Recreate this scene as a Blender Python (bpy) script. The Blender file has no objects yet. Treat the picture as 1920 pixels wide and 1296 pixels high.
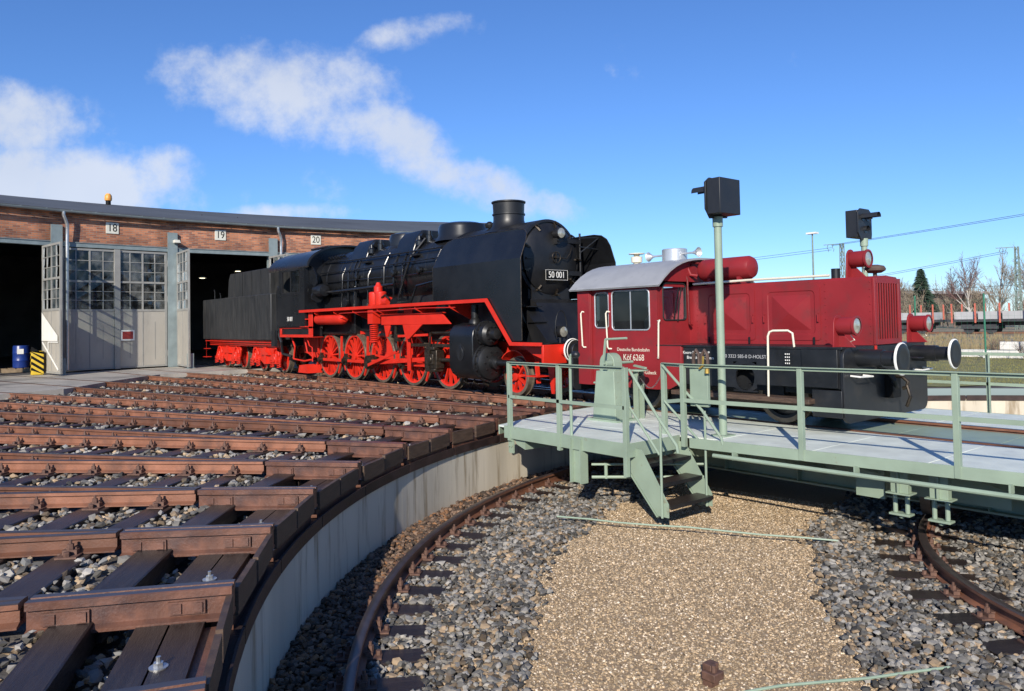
import bpy, bmesh, math, random
import numpy as np
from mathutils import Vector, Matrix
random.seed(7); RNG = np.random.default_rng(11)
R_ = math.radians
SC = bpy.context.scene
COL = SC.collection

# ------------------------------------------------------------------ camera
# world frame: origin = turntable centre at rail level, +X towards the engine shed along the bridge,
# +Y towards the side the photographer stands on, Z up.  Metres.
CAM = Vector((0.1747, 11.5425, 1.6383)); F_PX = 1429.97
PITCH, ROLL, PY = 0.0299, 0.0183, 561.24
fw0 = Vector((0.77507, -0.63188, 0)); rt0 = Vector((-0.63188, -0.77507, 0)); up0 = Vector((0, 0, 1))
fw = (fw0*math.cos(PITCH) + up0*math.sin(PITCH)).normalized()
upp = rt0.cross(fw).normalized()
rt = rt0*math.cos(ROLL) - upp*math.sin(ROLL)
up = rt0*math.sin(ROLL) + upp*math.cos(ROLL)
cd = bpy.data.cameras.new('camera'); cam = bpy.data.objects.new('camera', cd); COL.objects.link(cam)
cam.matrix_world = Matrix(((rt.x, up.x, -fw.x, CAM.x), (rt.y, up.y, -fw.y, CAM.y), (rt.z, up.z, -fw.z, CAM.z), (0, 0, 0, 1)))
cd.sensor_width = 36; cd.lens = 36*F_PX/1920; cd.shift_y = -(648-PY)/1920
cd.clip_start = 0.05; cd.clip_end = 3000
SC.camera = cam

# ------------------------------------------------------------------ sun, sky, exposure
SUN_H = Vector((-0.635, 0.772)).normalized(); SUN_E = R_(26)
to_sun = Vector((SUN_H.x*math.cos(SUN_E), SUN_H.y*math.cos(SUN_E), math.sin(SUN_E)))
sl = bpy.data.lights.new('sun', 'SUN'); sl.energy = 5.0; sl.angle = R_(0.53); sl.color = (1.0, 0.93, 0.82)
so = bpy.data.objects.new('sun', sl); COL.objects.link(so)
so.rotation_euler = (-to_sun).to_track_quat('-Z', 'Y').to_euler(); so.location = (0, 0, 30)

wd = bpy.data.worlds.new('World'); SC.world = wd; wd.use_nodes = True
nt = wd.node_tree; N = nt.nodes; L = nt.links; N.clear()
def nd(t, **k):
    n = N.new(t)
    for a, b in k.items(): setattr(n, a, b)
    return n
out = nd('ShaderNodeOutputWorld'); bg = nd('ShaderNodeBackground'); bg.inputs[1].default_value = 0.135
sky = nd('ShaderNodeTexSky'); sky.sky_type = 'NISHITA'; sky.sun_disc = False
sky.sun_elevation = SUN_E; sky.sun_rotation = math.atan2(SUN_H.x, SUN_H.y); sky.altitude = 50
sky.air_density = 1.0; sky.dust_density = 0.0; sky.ozone_density = 6.0
tc = nd('ShaderNodeTexCoord')
def vmath(op, a, b=None):
    n = nd('ShaderNodeVectorMath', operation=op)
    for i, s in enumerate((a, b)):
        if s is None: continue
        if hasattr(s, 'is_output'): L.new(s, n.inputs[i])
        else: n.inputs[i].default_value = s
    return n
def fmath(op, a, b=None, c=None, clamp=False):
    n = nd('ShaderNodeMath', operation=op); n.use_clamp = clamp
    for i, s in enumerate((a, b, c)):
        if s is None: continue
        if hasattr(s, 'is_output'): L.new(s, n.inputs[i])
        else: n.inputs[i].default_value = s
    return n.outputs[0]
# clouds: directions are projected on a vertical tangent plane facing the shed; cloud banks = ellipses in that plane broken up by noise
fdir = vmath('DOT_PRODUCT', tc.outputs['Generated'], tuple(fw0)).outputs['Value']
rdir = vmath('DOT_PRODUCT', tc.outputs['Generated'], tuple(rt0)).outputs['Value']
zdir = vmath('DOT_PRODUCT', tc.outputs['Generated'], (0, 0, 1)).outputs['Value']
fpos = fmath('MAXIMUM', fdir, 0.05)
px = fmath('DIVIDE', rdir, fpos); pz = fmath('DIVIDE', zdir, fpos)
comb = nd('ShaderNodeCombineXYZ'); L.new(px, comb.inputs[0]); L.new(pz, comb.inputs[1])
n1 = nd('ShaderNodeTexNoise'); n1.inputs['Scale'].default_value = 9.5; n1.inputs['Detail'].default_value = 12; n1.inputs['Roughness'].default_value = 0.62
L.new(comb.outputs[0], n1.inputs['Vector'])
n2 = nd('ShaderNodeTexNoise'); n2.inputs['Scale'].default_value = 3.1; n2.inputs['Detail'].default_value = 4
L.new(comb.outputs[0], n2.inputs['Vector'])
def sky_xy(x, y):     # photo pixel -> tangent plane position of that direction
    a, b = x-960, y-PY
    u_, v_ = a*math.cos(ROLL)-b*math.sin(ROLL), a*math.sin(ROLL)+b*math.cos(ROLL)
    d = fw*1.0 + rt0*(u_/F_PX) + upp*(-v_/F_PX)
    return d.dot(rt0)/d.dot(fw0), d.z/d.dot(fw0)
def bank(x0, y0, x1, y1, w, amp=1.0):
    """elongated cloud bank from pixel-direction 0 to 1, half thickness w (pixels)"""
    ax, az = sky_xy(x0, y0); bx, bz = sky_xy(x1, y1)
    dx, dz = bx-ax, bz-az; ln = math.hypot(dx, dz); dx /= ln; dz /= ln
    cx, cz = (ax+bx)/2, (az+bz)/2
    qx = fmath('SUBTRACT', px, cx); qz = fmath('SUBTRACT', pz, cz)
    s = fmath('ADD', fmath('MULTIPLY', qx, dx), fmath('MULTIPLY', qz, dz))
    t = fmath('SUBTRACT', fmath('MULTIPLY', qz, dx), fmath('MULTIPLY', qx, dz))
    s = fmath('DIVIDE', s, ln/2*1.12); t = fmath('DIVIDE', t, w/F_PX)
    r2 = fmath('ADD', fmath('MULTIPLY', s, s), fmath('MULTIPLY', t, t))
    g = fmath('SUBTRACT', 1.0, r2)
    return fmath('MULTIPLY', fmath('MAXIMUM', g, -1.0), amp)
banks = [bank(330, 140, 740, 190, 105), bank(560, 190, 900, 330, 72), bank(700, 280, 1030, 390, 58, 1.05), bank(960, 360, 1120, 412, 32, .85),
         bank(690, 75, 890, 45, 34, .5), bank(-200, 215, 200, 240, 95, 1.1), bank(-260, 325, 400, 350, 92, 1.2), bank(250, 310, 400, 400, 60, .7), bank(380, 405, 640, 400, 18, .4)]
acc = banks[0]
for b_ in banks[1:]: acc = fmath('MAXIMUM', acc, b_)
nz = fmath('MULTIPLY', fmath('SUBTRACT', n1.outputs['Fac'], 0.5), 3.3)
nz2 = fmath('MULTIPLY', fmath('SUBTRACT', n2.outputs['Fac'], 0.5), 1.2)
dens = fmath('ADD', fmath('ADD', acc, nz), nz2)
mr = nd('ShaderNodeMapRange'); mr.interpolation_type = 'SMOOTHSTEP'
mr.inputs['From Min'].default_value = 0.02; mr.inputs['From Max'].default_value = 1.15; mr.inputs['To Max'].default_value = 0.82
L.new(dens, mr.inputs['Value'])
front = fmath('GREATER_THAN', fdir, 0.06)
mask = fmath('MULTIPLY', mr.outputs[0], front)
ccol = nd('ShaderNodeMix', data_type='RGBA'); L.new(n2.outputs['Fac'], ccol.inputs[0])
ccol.inputs[6].default_value = (3.3, 3.8, 4.7, 1); ccol.inputs[7].default_value = (6.4, 6.5, 6.8, 1)
mix = nd('ShaderNodeMix', data_type='RGBA'); 
tint = nd('ShaderNodeMix', data_type='RGBA', blend_type='MULTIPLY'); tint.inputs[0].default_value = 1; tint.inputs[7].default_value = (.66, .80, 1.02, 1); L.new(sky.outputs[0], tint.inputs[6])
L.new(mask, mix.inputs[0]); L.new(tint.outputs[2], mix.inputs[6]); L.new(ccol.outputs[2], mix.inputs[7])
L.new(mix.outputs[2], bg.inputs[0]); L.new(bg.outputs[0], out.inputs[0])

SC.view_settings.view_transform = 'Standard'; SC.view_settings.look = 'None'
SC.view_settings.exposure = 0.16; SC.view_settings.gamma = 1.0; SC.view_settings.use_curve_mapping = False
SC.render.engine = 'CYCLES'
SC.cycles.max_bounces = 6; SC.cycles.diffuse_bounces = 3; SC.cycles.glossy_bounces = 3

# ------------------------------------------------------------------ materials
def lin(c):
    if isinstance(c, str):
        c = [int(c[i:i+2], 16)/255 for i in (1, 3, 5)]
        c = [x/12.92 if x <= .04045 else ((x+.055)/1.055)**2.4 for x in c]
    return tuple(c)
MATS = {}
def mat(name, col, rough=.6, metal=0., var=.2, scale=6., col2=None, thr=(.55, .7), scale2=3., bump=0., bscale=40., detail=5, stretch=None, spec=.5, coat=0, attr=None, extra=None, island=False):
    m = bpy.data.materials.new(name); m.use_nodes = True; MATS[name] = m
    t = m.node_tree; n = t.nodes; l = t.links
    b = n['Principled BSDF']; b.inputs['Roughness'].default_value = rough; b.inputs['Metallic'].default_value = metal
    b.inputs['Specular IOR Level'].default_value = spec
    if coat: b.inputs['Coat Weight'].default_value = coat; b.inputs['Coat Roughness'].default_value = .15
    c = lin(col)
    tcn = n.new('ShaderNodeTexCoord'); vec = tcn.outputs['Object']
    if stretch:
        mp = n.new('ShaderNodeMapping'); mp.inputs['Scale'].default_value = stretch; l.new(vec, mp.inputs[0]); vec = mp.outputs[0]
    ns = n.new('ShaderNodeTexNoise'); ns.inputs['Scale'].default_value = scale; ns.inputs['Detail'].default_value = detail; l.new(vec, ns.inputs[0])
    r = n.new('ShaderNodeMapRange'); r.inputs[1].default_value = .25; r.inputs[2].default_value = .75; l.new(ns.outputs[0], r.inputs[0])
    mx = n.new('ShaderNodeMix'); mx.data_type = 'RGBA'; l.new(r.outputs[0], mx.inputs[0])
    mx.inputs[6].default_value = tuple(x*(1-var) for x in c)+(1,); mx.inputs[7].default_value = tuple(min(1, x*(1+var)) for x in c)+(1,)
    o = mx.outputs[2]
    if attr:
        at = n.new('ShaderNodeAttribute'); at.attribute_name = attr
        m3 = n.new('ShaderNodeMix'); m3.data_type = 'RGBA'; m3.blend_type = 'MULTIPLY'; m3.inputs[0].default_value = 1; l.new(o, m3.inputs[6]); l.new(at.outputs['Color'], m3.inputs[7]); o = m3.outputs[2]
    if island:
        gi = n.new('ShaderNodeObjectInfo'); r3 = n.new('ShaderNodeMapRange'); r3.inputs[3].default_value = .65; r3.inputs[4].default_value = 1.35; l.new(gi.outputs['Random'], r3.inputs[0])
        m4 = n.new('ShaderNodeMix'); m4.data_type = 'RGBA'; m4.blend_type = 'MULTIPLY'; m4.inputs[0].default_value = 1; l.new(o, m4.inputs[6]); l.new(r3.outputs[0], m4.inputs[7]); o = m4.outputs[2]
    if col2:
        n2_ = n.new('ShaderNodeTexNoise'); n2_.inputs['Scale'].default_value = scale2; n2_.inputs['Detail'].default_value = 7; n2_.inputs['Roughness'].default_value = .65; l.new(vec, n2_.inputs[0])
        r2 = n.new('ShaderNodeMapRange'); r2.inputs[1].default_value = thr[0]; r2.inputs[2].default_value = thr[1]; l.new(n2_.outputs[0], r2.inputs[0])
        m2 = n.new('ShaderNodeMix'); m2.data_type = 'RGBA'; l.new(r2.outputs[0], m2.inputs[0]); l.new(o, m2.inputs[6]); m2.inputs[7].default_value = lin(col2)+(1,); o = m2.outputs[2]
    l.new(o, b.inputs['Base Color'])
    rr = n.new('ShaderNodeMapRange'); rr.inputs[3].default_value = max(0, rough-.12); rr.inputs[4].default_value = min(1, rough+.12); l.new(ns.outputs[0], rr.inputs[0]); l.new(rr.outputs[0], b.inputs['Roughness'])
    if bump:
        nb = n.new('ShaderNodeTexNoise'); nb.inputs['Scale'].default_value = bscale; nb.inputs['Detail'].default_value = 6; l.new(vec, nb.inputs[0])
        bp = n.new('ShaderNodeBump'); bp.inputs['Strength'].default_value = bump; bp.inputs['Distance'].default_value = .02; l.new(nb.outputs[0], bp.inputs['Height']); l.new(bp.outputs[0], b.inputs['Normal'])
    return m
def emat(name, col, strength):
    m = bpy.data.materials.new(name); m.use_nodes = True; b = m.node_tree.nodes['Principled BSDF']
    b.inputs['Base Color'].default_value = lin(col)+(1,); b.inputs['Emission Color'].default_value = lin(col)+(1,); b.inputs['Emission Strength'].default_value = strength; MATS[name] = m; return m
def glass(name, col, rough=.04, alpha=.35):
    m = bpy.data.materials.new(name); m.use_nodes = True; t = m.node_tree; n = t.nodes; l = t.links
    n.clear(); o = n.new('ShaderNodeOutputMaterial'); g = n.new('ShaderNodeBsdfGlossy'); g.inputs['Roughness'].default_value = rough; g.inputs['Color'].default_value = (.9, .95, 1, 1)
    tr = n.new('ShaderNodeBsdfTransparent'); tr.inputs[0].default_value = lin(col)+(1,)
    fr = n.new('ShaderNodeFresnel'); fr.inputs[0].default_value = 1.5
    d = n.new('ShaderNodeBsdfDiffuse'); d.inputs[0].default_value = (.25, .26, .25, 1)
    mx0 = n.new('ShaderNodeMixShader'); nz_ = n.new('ShaderNodeTexNoise'); nz_.inputs['Scale'].default_value = 2.5; tcn = n.new('ShaderNodeTexCoord'); l.new(tcn.outputs['Object'], nz_.inputs[0])
    rr = n.new('ShaderNodeMapRange'); rr.inputs[1].default_value = .4; rr.inputs[2].default_value = .8; rr.inputs[3].default_value = .02; rr.inputs[4].default_value = alpha; l.new(nz_.outputs[0], rr.inputs[0]); l.new(rr.outputs[0], mx0.inputs[0])
    l.new(tr.outputs[0], mx0.inputs[1]); l.new(d.outputs[0], mx0.inputs[2])
    mx = n.new('ShaderNodeMixShader'); l.new(fr.outputs[0], mx.inputs[0]); l.new(mx0.outputs[0], mx.inputs[1]); l.new(g.outputs[0], mx.inputs[2]); l.new(mx.outputs[0], o.inputs[0]); MATS[name] = m; return m

mat('koef_red', (.25, .020, .024), .45, spec=.3, var=.16, scale=1.8, col2=(.16, .03, .03), thr=(.50, .75), scale2=2.5, bump=.03, bscale=14)
mat('loco_red', (.62, .026, .012), .4, var=.12, scale=3, col2=(.28, .03, .02), thr=(.60, .85), scale2=4)
mat('loco_black', (.009, .0095, .011), .29, spec=.6, var=.25, scale=1.5, col2=(.017, .017, .017), thr=(.5, .95), scale2=1.5)
mat('smoke_black', (.012, .012, .013), .42, var=.3, scale=3, col2=(.018, .018, .018), thr=(.5, .9), bump=.05, bscale=14)
mat('tender_black', (.020, .021, .022), .5, var=.4, scale=2, col2=(.052, .051, .049), thr=(.42, .78), stretch=(3, 3, .4), bump=.04, bscale=8)
mat('frame_black', (.012, .013, .015), .42, var=.4, scale=4, col2=(.04, .035, .03), thr=(.55, .85))
mat('oily_steel', (.075, .06, .045), .38, .7, var=.5, scale=14, col2=(.03, .022, .016), thr=(.45, .7))
mat('tyre_steel', (.22, .175, .13), .42, .5, var=.3, scale=10, col2=(.07, .045, .03), thr=(.5, .8))
mat('green', (.265, .335, .25), .5, var=.12, scale=3, col2=(.20, .165, .105), thr=(.63, .76), scale2=6, bump=.03)
mat('green_worn', (.27, .35, .26), .5, var=.1, scale=5, col2=(.16, .09, .05), thr=(.66, .78), scale2=7)
mat('deck_metal', (.68, .72, .64), .55, .0, var=.12, scale=3, col2=(.50, .53, .50), thr=(.55, .8), scale2=2)
mat('rail_rust', (.20, .086, .05), .48, .0, island=True, var=.3, scale=5, col2=(.105, .058, .046), thr=(.5, .75), scale2=3, bump=.15, bscale=60)
mat('rail_top', (.15, .115, .105), .33, .7, var=.3, scale=9, stretch=(.3, 1, 1))
mat('cast_rust', (.15, .068, .045), .42, .0, var=.4, scale=6, col2=(.06, .037, .036), thr=(.45, .75), scale2=4, bump=.2, bscale=50)
mat('clamp_rust', (.13, .07, .05), .6, .1, var=.4, scale=20)
mat('sleeper', (.024, .016, .014), .38, island=True, var=.5, scale=9, stretch=(6, .6, 3), col2=(.055, .040, .034), thr=(.5, .8), bump=.25, bscale=30)
mat('board_wood', (.085, .052, .034), .6, var=.45, scale=8, stretch=(1, 1, 7), col2=(.045, .03, .024), thr=(.5, .75), bump=.25, bscale=30)
mat('zinc', (.55, .56, .56), .35, .8, var=.15, scale=10)
mat('white_paint', (.78, .76, .70), .45, var=.06, scale=6)
mat('cream', (.72, .67, .53), .5, var=.06)
mat('plate_cream', (.66, .64, .55), .55, var=.08, scale=5)
mat('black_paint', (.006, .006, .006), .6, var=.2, spec=.2)
mat('signal_black', (.018, .019, .022), .45, var=.2, scale=5)
mat('lens', (.50, .49, .42), .10, .5, var=.25, scale=14)
mat('roof_grey', (.34, .345, .355), .5, .1, var=.12, scale=3, col2=(.22, .22, .22), thr=(.55, .8))
mat('silver', (.62, .63, .63), .35, .6, var=.08)
mat('hall_roof', (.085, .092, .10), .8, var=.2, scale=.6, col2=(.05, .052, .055), thr=(.5, .7), scale2=.3)
mat('zinc_grey', (.25, .30, .31), .5, .3, var=.15, scale=3)
mat('steel_teal', (.20, .245, .25), .55, var=.18, scale=3, col2=(.22, .12, .06), thr=(.66, .80), scale2=3.2)
mat('door_grey', (.36, .335, .29), .6, var=.1, scale=1.2, col2=(.235, .225, .205), thr=(.5, .8), scale2=1.5, stretch=(1, 1, .35))
mat('door_frame', (.27, .265, .245), .55, var=.12, scale=3)
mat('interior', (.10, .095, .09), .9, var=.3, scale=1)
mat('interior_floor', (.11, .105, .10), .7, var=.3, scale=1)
mat('apron', (.42, .385, .33), .6, var=.22, scale=.9, col2=(.20, .185, .165), thr=(.48, .68), scale2=.5, bump=.1, bscale=20)
mat('pit_concrete', (.60, .535, .42), .8, var=.16, scale=1.6, col2=(.33, .265, .18), thr=(.52, .66), scale2=5.5, stretch=(1, 1, .10), bump=.2, bscale=9)
mat('rim_steel', (.045, .026, .022), .6, .2, var=.5, scale=5, bump=.2)
mat('yard_ground', (.13, .115, .10), .95, var=.4, scale=3, col2=(.075, .065, .055), thr=(.45, .65), scale2=1.4, bump=.6, bscale=25)
mat('pit_ground', (.10, .09, .08), .95, var=.4, scale=8, bump=.6, bscale=30)
mat('beige_ground', (.36, .255, .15), .95, var=.3, scale=60, col2=(.22, .15, .09), thr=(.5, .7), scale2=40, bump=.5, bscale=110)
mat('grass_ground', (.19, .18, .055), .95, var=.35, scale=1.5, col2=(.20, .17, .075), thr=(.45, .7), scale2=.8, bump=.5, bscale=20)
mat('scrub_ground', (.30, .245, .155), .95, var=.35, scale=.5, col2=(.13, .105, .07), thr=(.45, .7), scale2=.3, bump=.5, bscale=6)
mat('stone', (.45, .425, .385), .75, var=.2, scale=12, attr='Col', bump=.1, bscale=60)
mat('pebble', (.84, .80, .74), .7, var=.1, scale=30, attr='Col')
mat('blue_plastic', (.012, .035, .19), .35, var=.1)
mat('pallet', (.25, .18, .11), .8, var=.3)
mat('hazard_yellow', (.62, .42, .03), .6, var=.1)
mat('sign_red', (.32, .035, .03), .5)
mat('chain_steel', (.35, .33, .31), .4, .6)
mat('window_dark', (.008, .009, .010), .15)
mat('rubber', (.012, .012, .012), .7)
mat('curtain', (.8, .8, .78), .8)
mat('brass', (.45, .30, .07), .4, .5)
mat('brown_iron', (.10, .065, .05), .6, .2, var=.3)
mat('orange_lamp', (.75, .32, .06), .4)
mat('post_green', (.03, .17, .10), .5)
mat('mast_green', (.19, .24, .20), .6)
mat('wire', (.05, .05, .055), .6)
mat('concrete_white', (.62, .60, .55), .85, var=.12, scale=2)
mat('stanchion_red', (.55, .14, .09), .6)
mat('wagon_dark', (.045, .045, .05), .7, var=.4)
mat('load_grey', (.42, .42, .42), .75, var=.1, scale=1.5)
mat('far_wall', (.16, .12, .095), .85, var=.2)
mat('bark_birch', (.45, .42, .38), .85, var=.35, scale=3)
mat('twig_brown', (.17, .125, .10), .9, var=.3)
mat('twig_red', (.17, .095, .085), .9, var=.3)
mat('twig_pale', (.27, .22, .16), .9, var=.3)
mat('conifer', (.025, .05, .03), .9, var=.4, scale=1)
mat('dry_grass', (.30, .235, .13), .95, var=.3)
glass('pane_glass', (.50, .55, .53), .06, .55)
glass('cab_glass', (.30, .33, .32), .03, .08)
emat('lamp_glow', '#fff3d0', 3.0)
# brick
m = mat('brick', (.2, .1, .07), .85, var=.1); t = m.node_tree; n = t.nodes; l = t.links
tcn = n.new('ShaderNodeTexCoord'); bk = n.new('ShaderNodeTexBrick'); bk.inputs['Scale'].default_value = 1; bk.inputs['Brick Width'].default_value = .25; bk.inputs['Row Height'].default_value = .0755; bk.inputs['Mortar Size'].default_value = .008
bk.inputs['Color1'].default_value = (.56, .215, .105, 1); bk.inputs['Color2'].default_value = (.21, .075, .05, 1); bk.inputs['Mortar'].default_value = (.30, .26, .21, 1); bk.inputs['Bias'].default_value = -.1
mp = n.new('ShaderNodeMapping'); mp.inputs['Rotation'].default_value = (R_(90), 0, R_(90)); l.new(tcn.outputs['Object'], mp.inputs[0])
sp = n.new('ShaderNodeSeparateXYZ'); cb = n.new('ShaderNodeCombineXYZ'); l.new(tcn.outputs['Object'], sp.inputs[0]); l.new(sp.outputs[1], cb.inputs[0]); l.new(sp.outputs[2], cb.inputs[1]); l.new(cb.outputs[0], bk.inputs['Vector'])
pn = n.new('ShaderNodeTexNoise'); pn.inputs['Scale'].default_value = .9; pn.inputs['Detail'].default_value = 6; l.new(tcn.outputs['Object'], pn.inputs[0])
pr = n.new('ShaderNodeMapRange'); pr.inputs[1].default_value = .4; pr.inputs[2].default_value = .65; pr.inputs[3].default_value = .6; pr.inputs[4].default_value = 1.15; l.new(pn.outputs[0], pr.inputs[0])
mm = n.new('ShaderNodeMix'); mm.data_type = 'RGBA'; mm.blend_type = 'MULTIPLY'; mm.inputs[0].default_value = 1; l.new(bk.outputs[0], mm.inputs[6]); l.new(pr.outputs[0], mm.inputs[7])
l.new(mm.outputs[2], n['Principled BSDF'].inputs['Base Color'])
bp = n.new('ShaderNodeBump'); bp.inputs['Strength'].default_value = .5; bp.inputs['Distance'].default_value = .01; bp.invert = True; l.new(bk.outputs['Fac'], bp.inputs['Height']); l.new(bp.outputs[0], n['Principled BSDF'].inputs['Normal'])
# chequered deck plate relief
m = MATS['deck_metal']; t = m.node_tree; n = t.nodes; l = t.links
tcn = n.new('ShaderNodeTexCoord'); wv = n.new('ShaderNodeTexWave'); wv.inputs['Scale'].default_value = 11; wv.bands_direction = 'Y'; wv2 = n.new('ShaderNodeTexWave'); wv2.inputs['Scale'].default_value = 11; wv2.bands_direction = 'X'
l.new(tcn.outputs['Object'], wv.inputs[0]); l.new(tcn.outputs['Object'], wv2.inputs[0])
ad = n.new('ShaderNodeMath'); ad.operation = 'MULTIPLY'; l.new(wv.outputs['Fac'], ad.inputs[0]); l.new(wv2.outputs['Fac'], ad.inputs[1])
bp = n.new('ShaderNodeBump'); bp.inputs['Strength'].default_value = .5; bp.inputs['Distance'].default_value = .006; l.new(ad.outputs[0], bp.inputs['Height']); l.new(bp.outputs[0], n['Principled BSDF'].inputs['Normal'])

# ------------------------------------------------------------------ mesh helpers
class G:
    def __init__(s): s.v = []; s.f = []
    def add(s, vs, fs):
        o = len(s.v); s.v += [tuple(p) for p in vs]; s.f += [tuple(i+o for i in f) for f in fs]; return s
    def box(s, x0, x1, y0, y1, z0, z1, M=None):
        vs = [Vector(p) for p in ((x0, y0, z0), (x1, y0, z0), (x1, y1, z0), (x0, y1, z0), (x0, y0, z1), (x1, y0, z1), (x1, y1, z1), (x0, y1, z1))]
        if M is not None: vs = [M @ p for p in vs]
        return s.add(vs, [(0, 3, 2, 1), (4, 5, 6, 7), (0, 1, 5, 4), (1, 2, 6, 5), (2, 3, 7, 6), (3, 0, 4, 7)])
    def bar(s, a, b, w, h, up=(0, 0, 1)):
        a = Vector(a); b = Vector(b); d = (b-a); ln = d.length; d.normalize(); upv = Vector(up)
        if abs(d.dot(upv)) > .98: upv = Vector((1, 0, 0))
        sx = d.cross(upv).normalized(); sz = sx.cross(d).normalized()
        M = Matrix(((d.x, sx.x, sz.x, a.x), (d.y, sx.y, sz.y, a.y), (d.z, sx.z, sz.z, a.z), (0, 0, 0, 1)))
        return s.box(0, ln, -w/2, w/2, -h/2, h/2, M)
    def cyl(s, a, b, r0, r1=None, n=16, caps=True):
        r1 = r0 if r1 is None else r1
        a = Vector(a); b = Vector(b); d = (b-a).normalized(); q = Vector((0, 0, 1)) if abs(d.z) < .9 else Vector((1, 0, 0))
        x = d.cross(q).normalized(); y = d.cross(x)
        vs = []
        for c, r in ((a, r0), (b, r1)):
            for i in range(n):
                t = 2*math.pi*i/n; vs.append(c + x*math.cos(t)*r + y*math.sin(t)*r)
        fs = [(i, (i+1) % n, n+(i+1) % n, n+i) for i in range(n)]
        if caps: fs += [tuple(range(n-1, -1, -1)), tuple(range(n, 2*n))]
        return s.add(vs, fs)
    def tube(s, pts, r, n=8, closed=False):
        P = [Vector(p) for p in pts]; k = len(P); vs = []
        pd = None; x = None
        for i, p in enumerate(P):
            a = P[i-1] if (i > 0 or closed) else p; b = P[(i+1) % k] if (i < k-1 or closed) else p
            d = (b-a).normalized()
            if x is None:
                q = Vector((0, 0, 1)) if abs(d.z) < .9 else Vector((1, 0, 0)); x = d.cross(q).normalized()
            else:
                x = (x - d*x.dot(d)).normalized()
            y = d.cross(x)
            for j in range(n):
                t = 2*math.pi*j/n; vs.append(p + x*math.cos(t)*r + y*math.sin(t)*r)
        fs = []
        for i in range(k if closed else k-1):
            i2 = (i+1) % k
            for j in range(n): fs.append((i*n+j, i*n+(j+1) % n, i2*n+(j+1) % n, i2*n+j))
        if not closed: fs += [tuple(range(n-1, -1, -1)), tuple(range((k-1)*n, k*n))]
        return s.add(vs, fs)
    def prism(s, poly, a, b, plane='xz'):
        n = len(poly)
        def m(p, t):
            return {'xz': (p[0], t, p[1]), 'xy': (p[0], p[1], t), 'yz': (t, p[0], p[1])}[plane]
        vs = [m(p, a) for p in poly] + [m(p, b) for p in poly]
        fs = [(i, (i+1) % n, n+(i+1) % n, n+i) for i in range(n)] + [tuple(range(n-1, -1, -1)), tuple(range(n, 2*n))]
        return s.add(vs, fs)
    def lathe(s, prof, c, axis='z', n=28, caps=True):
        """prof: (radius, height along axis)"""
        vs = []
        for r, h in prof:
            for i in range(n):
                t = 2*math.pi*i/n; a, b = math.cos(t)*r, math.sin(t)*r
                vs.append({'z': (c[0]+a, c[1]+b, c[2]+h), 'x': (c[0]+h, c[1]+a, c[2]+b), 'y': (c[0]+a, c[1]+h, c[2]+b)}[axis])
        fs = []
        for k in range(len(prof)-1):
            for i in range(n): fs.append((k*n+i, k*n+(i+1) % n, (k+1)*n+(i+1) % n, (k+1)*n+i))
        if caps: fs += [tuple(range(n)), tuple(range((len(prof)-1)*n, len(prof)*n))]
        return s.add(vs, fs)
    def arcbar(s, r0, r1, z0, z1, a0, a1, step=2.):
        k = max(2, int(abs(a1-a0)/step)+1); vs = []
        for i in range(k+1):
            t = R_(a0+(a1-a0)*i/k); c, q = math.cos(t), math.sin(t)
            vs += [(r0*c, r0*q, z0), (r1*c, r1*q, z0), (r1*c, r1*q, z1), (r0*c, r0*q, z1)]
        fs = []
        for i in range(k):
            for j in range(4): fs.append((i*4+j, i*4+(j+1) % 4, i*4+4+(j+1) % 4, i*4+4+j))
        fs += [(3, 2, 1, 0), (k*4, k*4+1, k*4+2, k*4+3)]
        return s.add(vs, fs)
    def mesh(s, name, m, smooth=True, ang=32):
        me = bpy.data.meshes.new(name); me.from_pydata(s.v, [], s.f)
        bm = bmesh.new(); bm.from_mesh(me); bmesh.ops.recalc_face_normals(bm, faces=bm.faces); bm.to_mesh(me); bm.free()
        if smooth:
            me.shade_smooth(); me.set_sharp_from_angle(angle=R_(ang))
        me.materials.append(MATS[m] if isinstance(m, str) else m)
        return me
    def build(s, name, m, parent=None, bevel=0, **k):
        return link(name, s.mesh(name, m, **k), parent, bevel)
def link(name, me, parent=None, bevel=0):
    o = bpy.data.objects.new(name, me); COL.objects.link(o)
    if parent is not None:
        o.parent = parent
        if parent.type == 'EMPTY' and parent.get('_abs'): o.location = -parent.location
    if bevel:
        b = o.modifiers.new('bevel', 'BEVEL'); b.width = bevel; b.segments = 2; b.limit_method = 'ANGLE'; b.angle_limit = R_(40)
    return o
def tag(o, label=None, cat=None, group=None, kind=None):
    if label: o['label'] = label
    if cat: o['category'] = cat
    if group: o['group'] = group
    if kind: o['kind'] = kind
    return o
def thing(name, label, cat, loc=(0, 0, 0), group=None, rz=0, absolute=True):
    o = bpy.data.objects.new(name, None); COL.objects.link(o); o.location = loc; o.rotation_euler = (0, 0, rz); o.empty_display_size = .3
    if absolute: o['_abs'] = 1
    return tag(o, label, cat, group)
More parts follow.
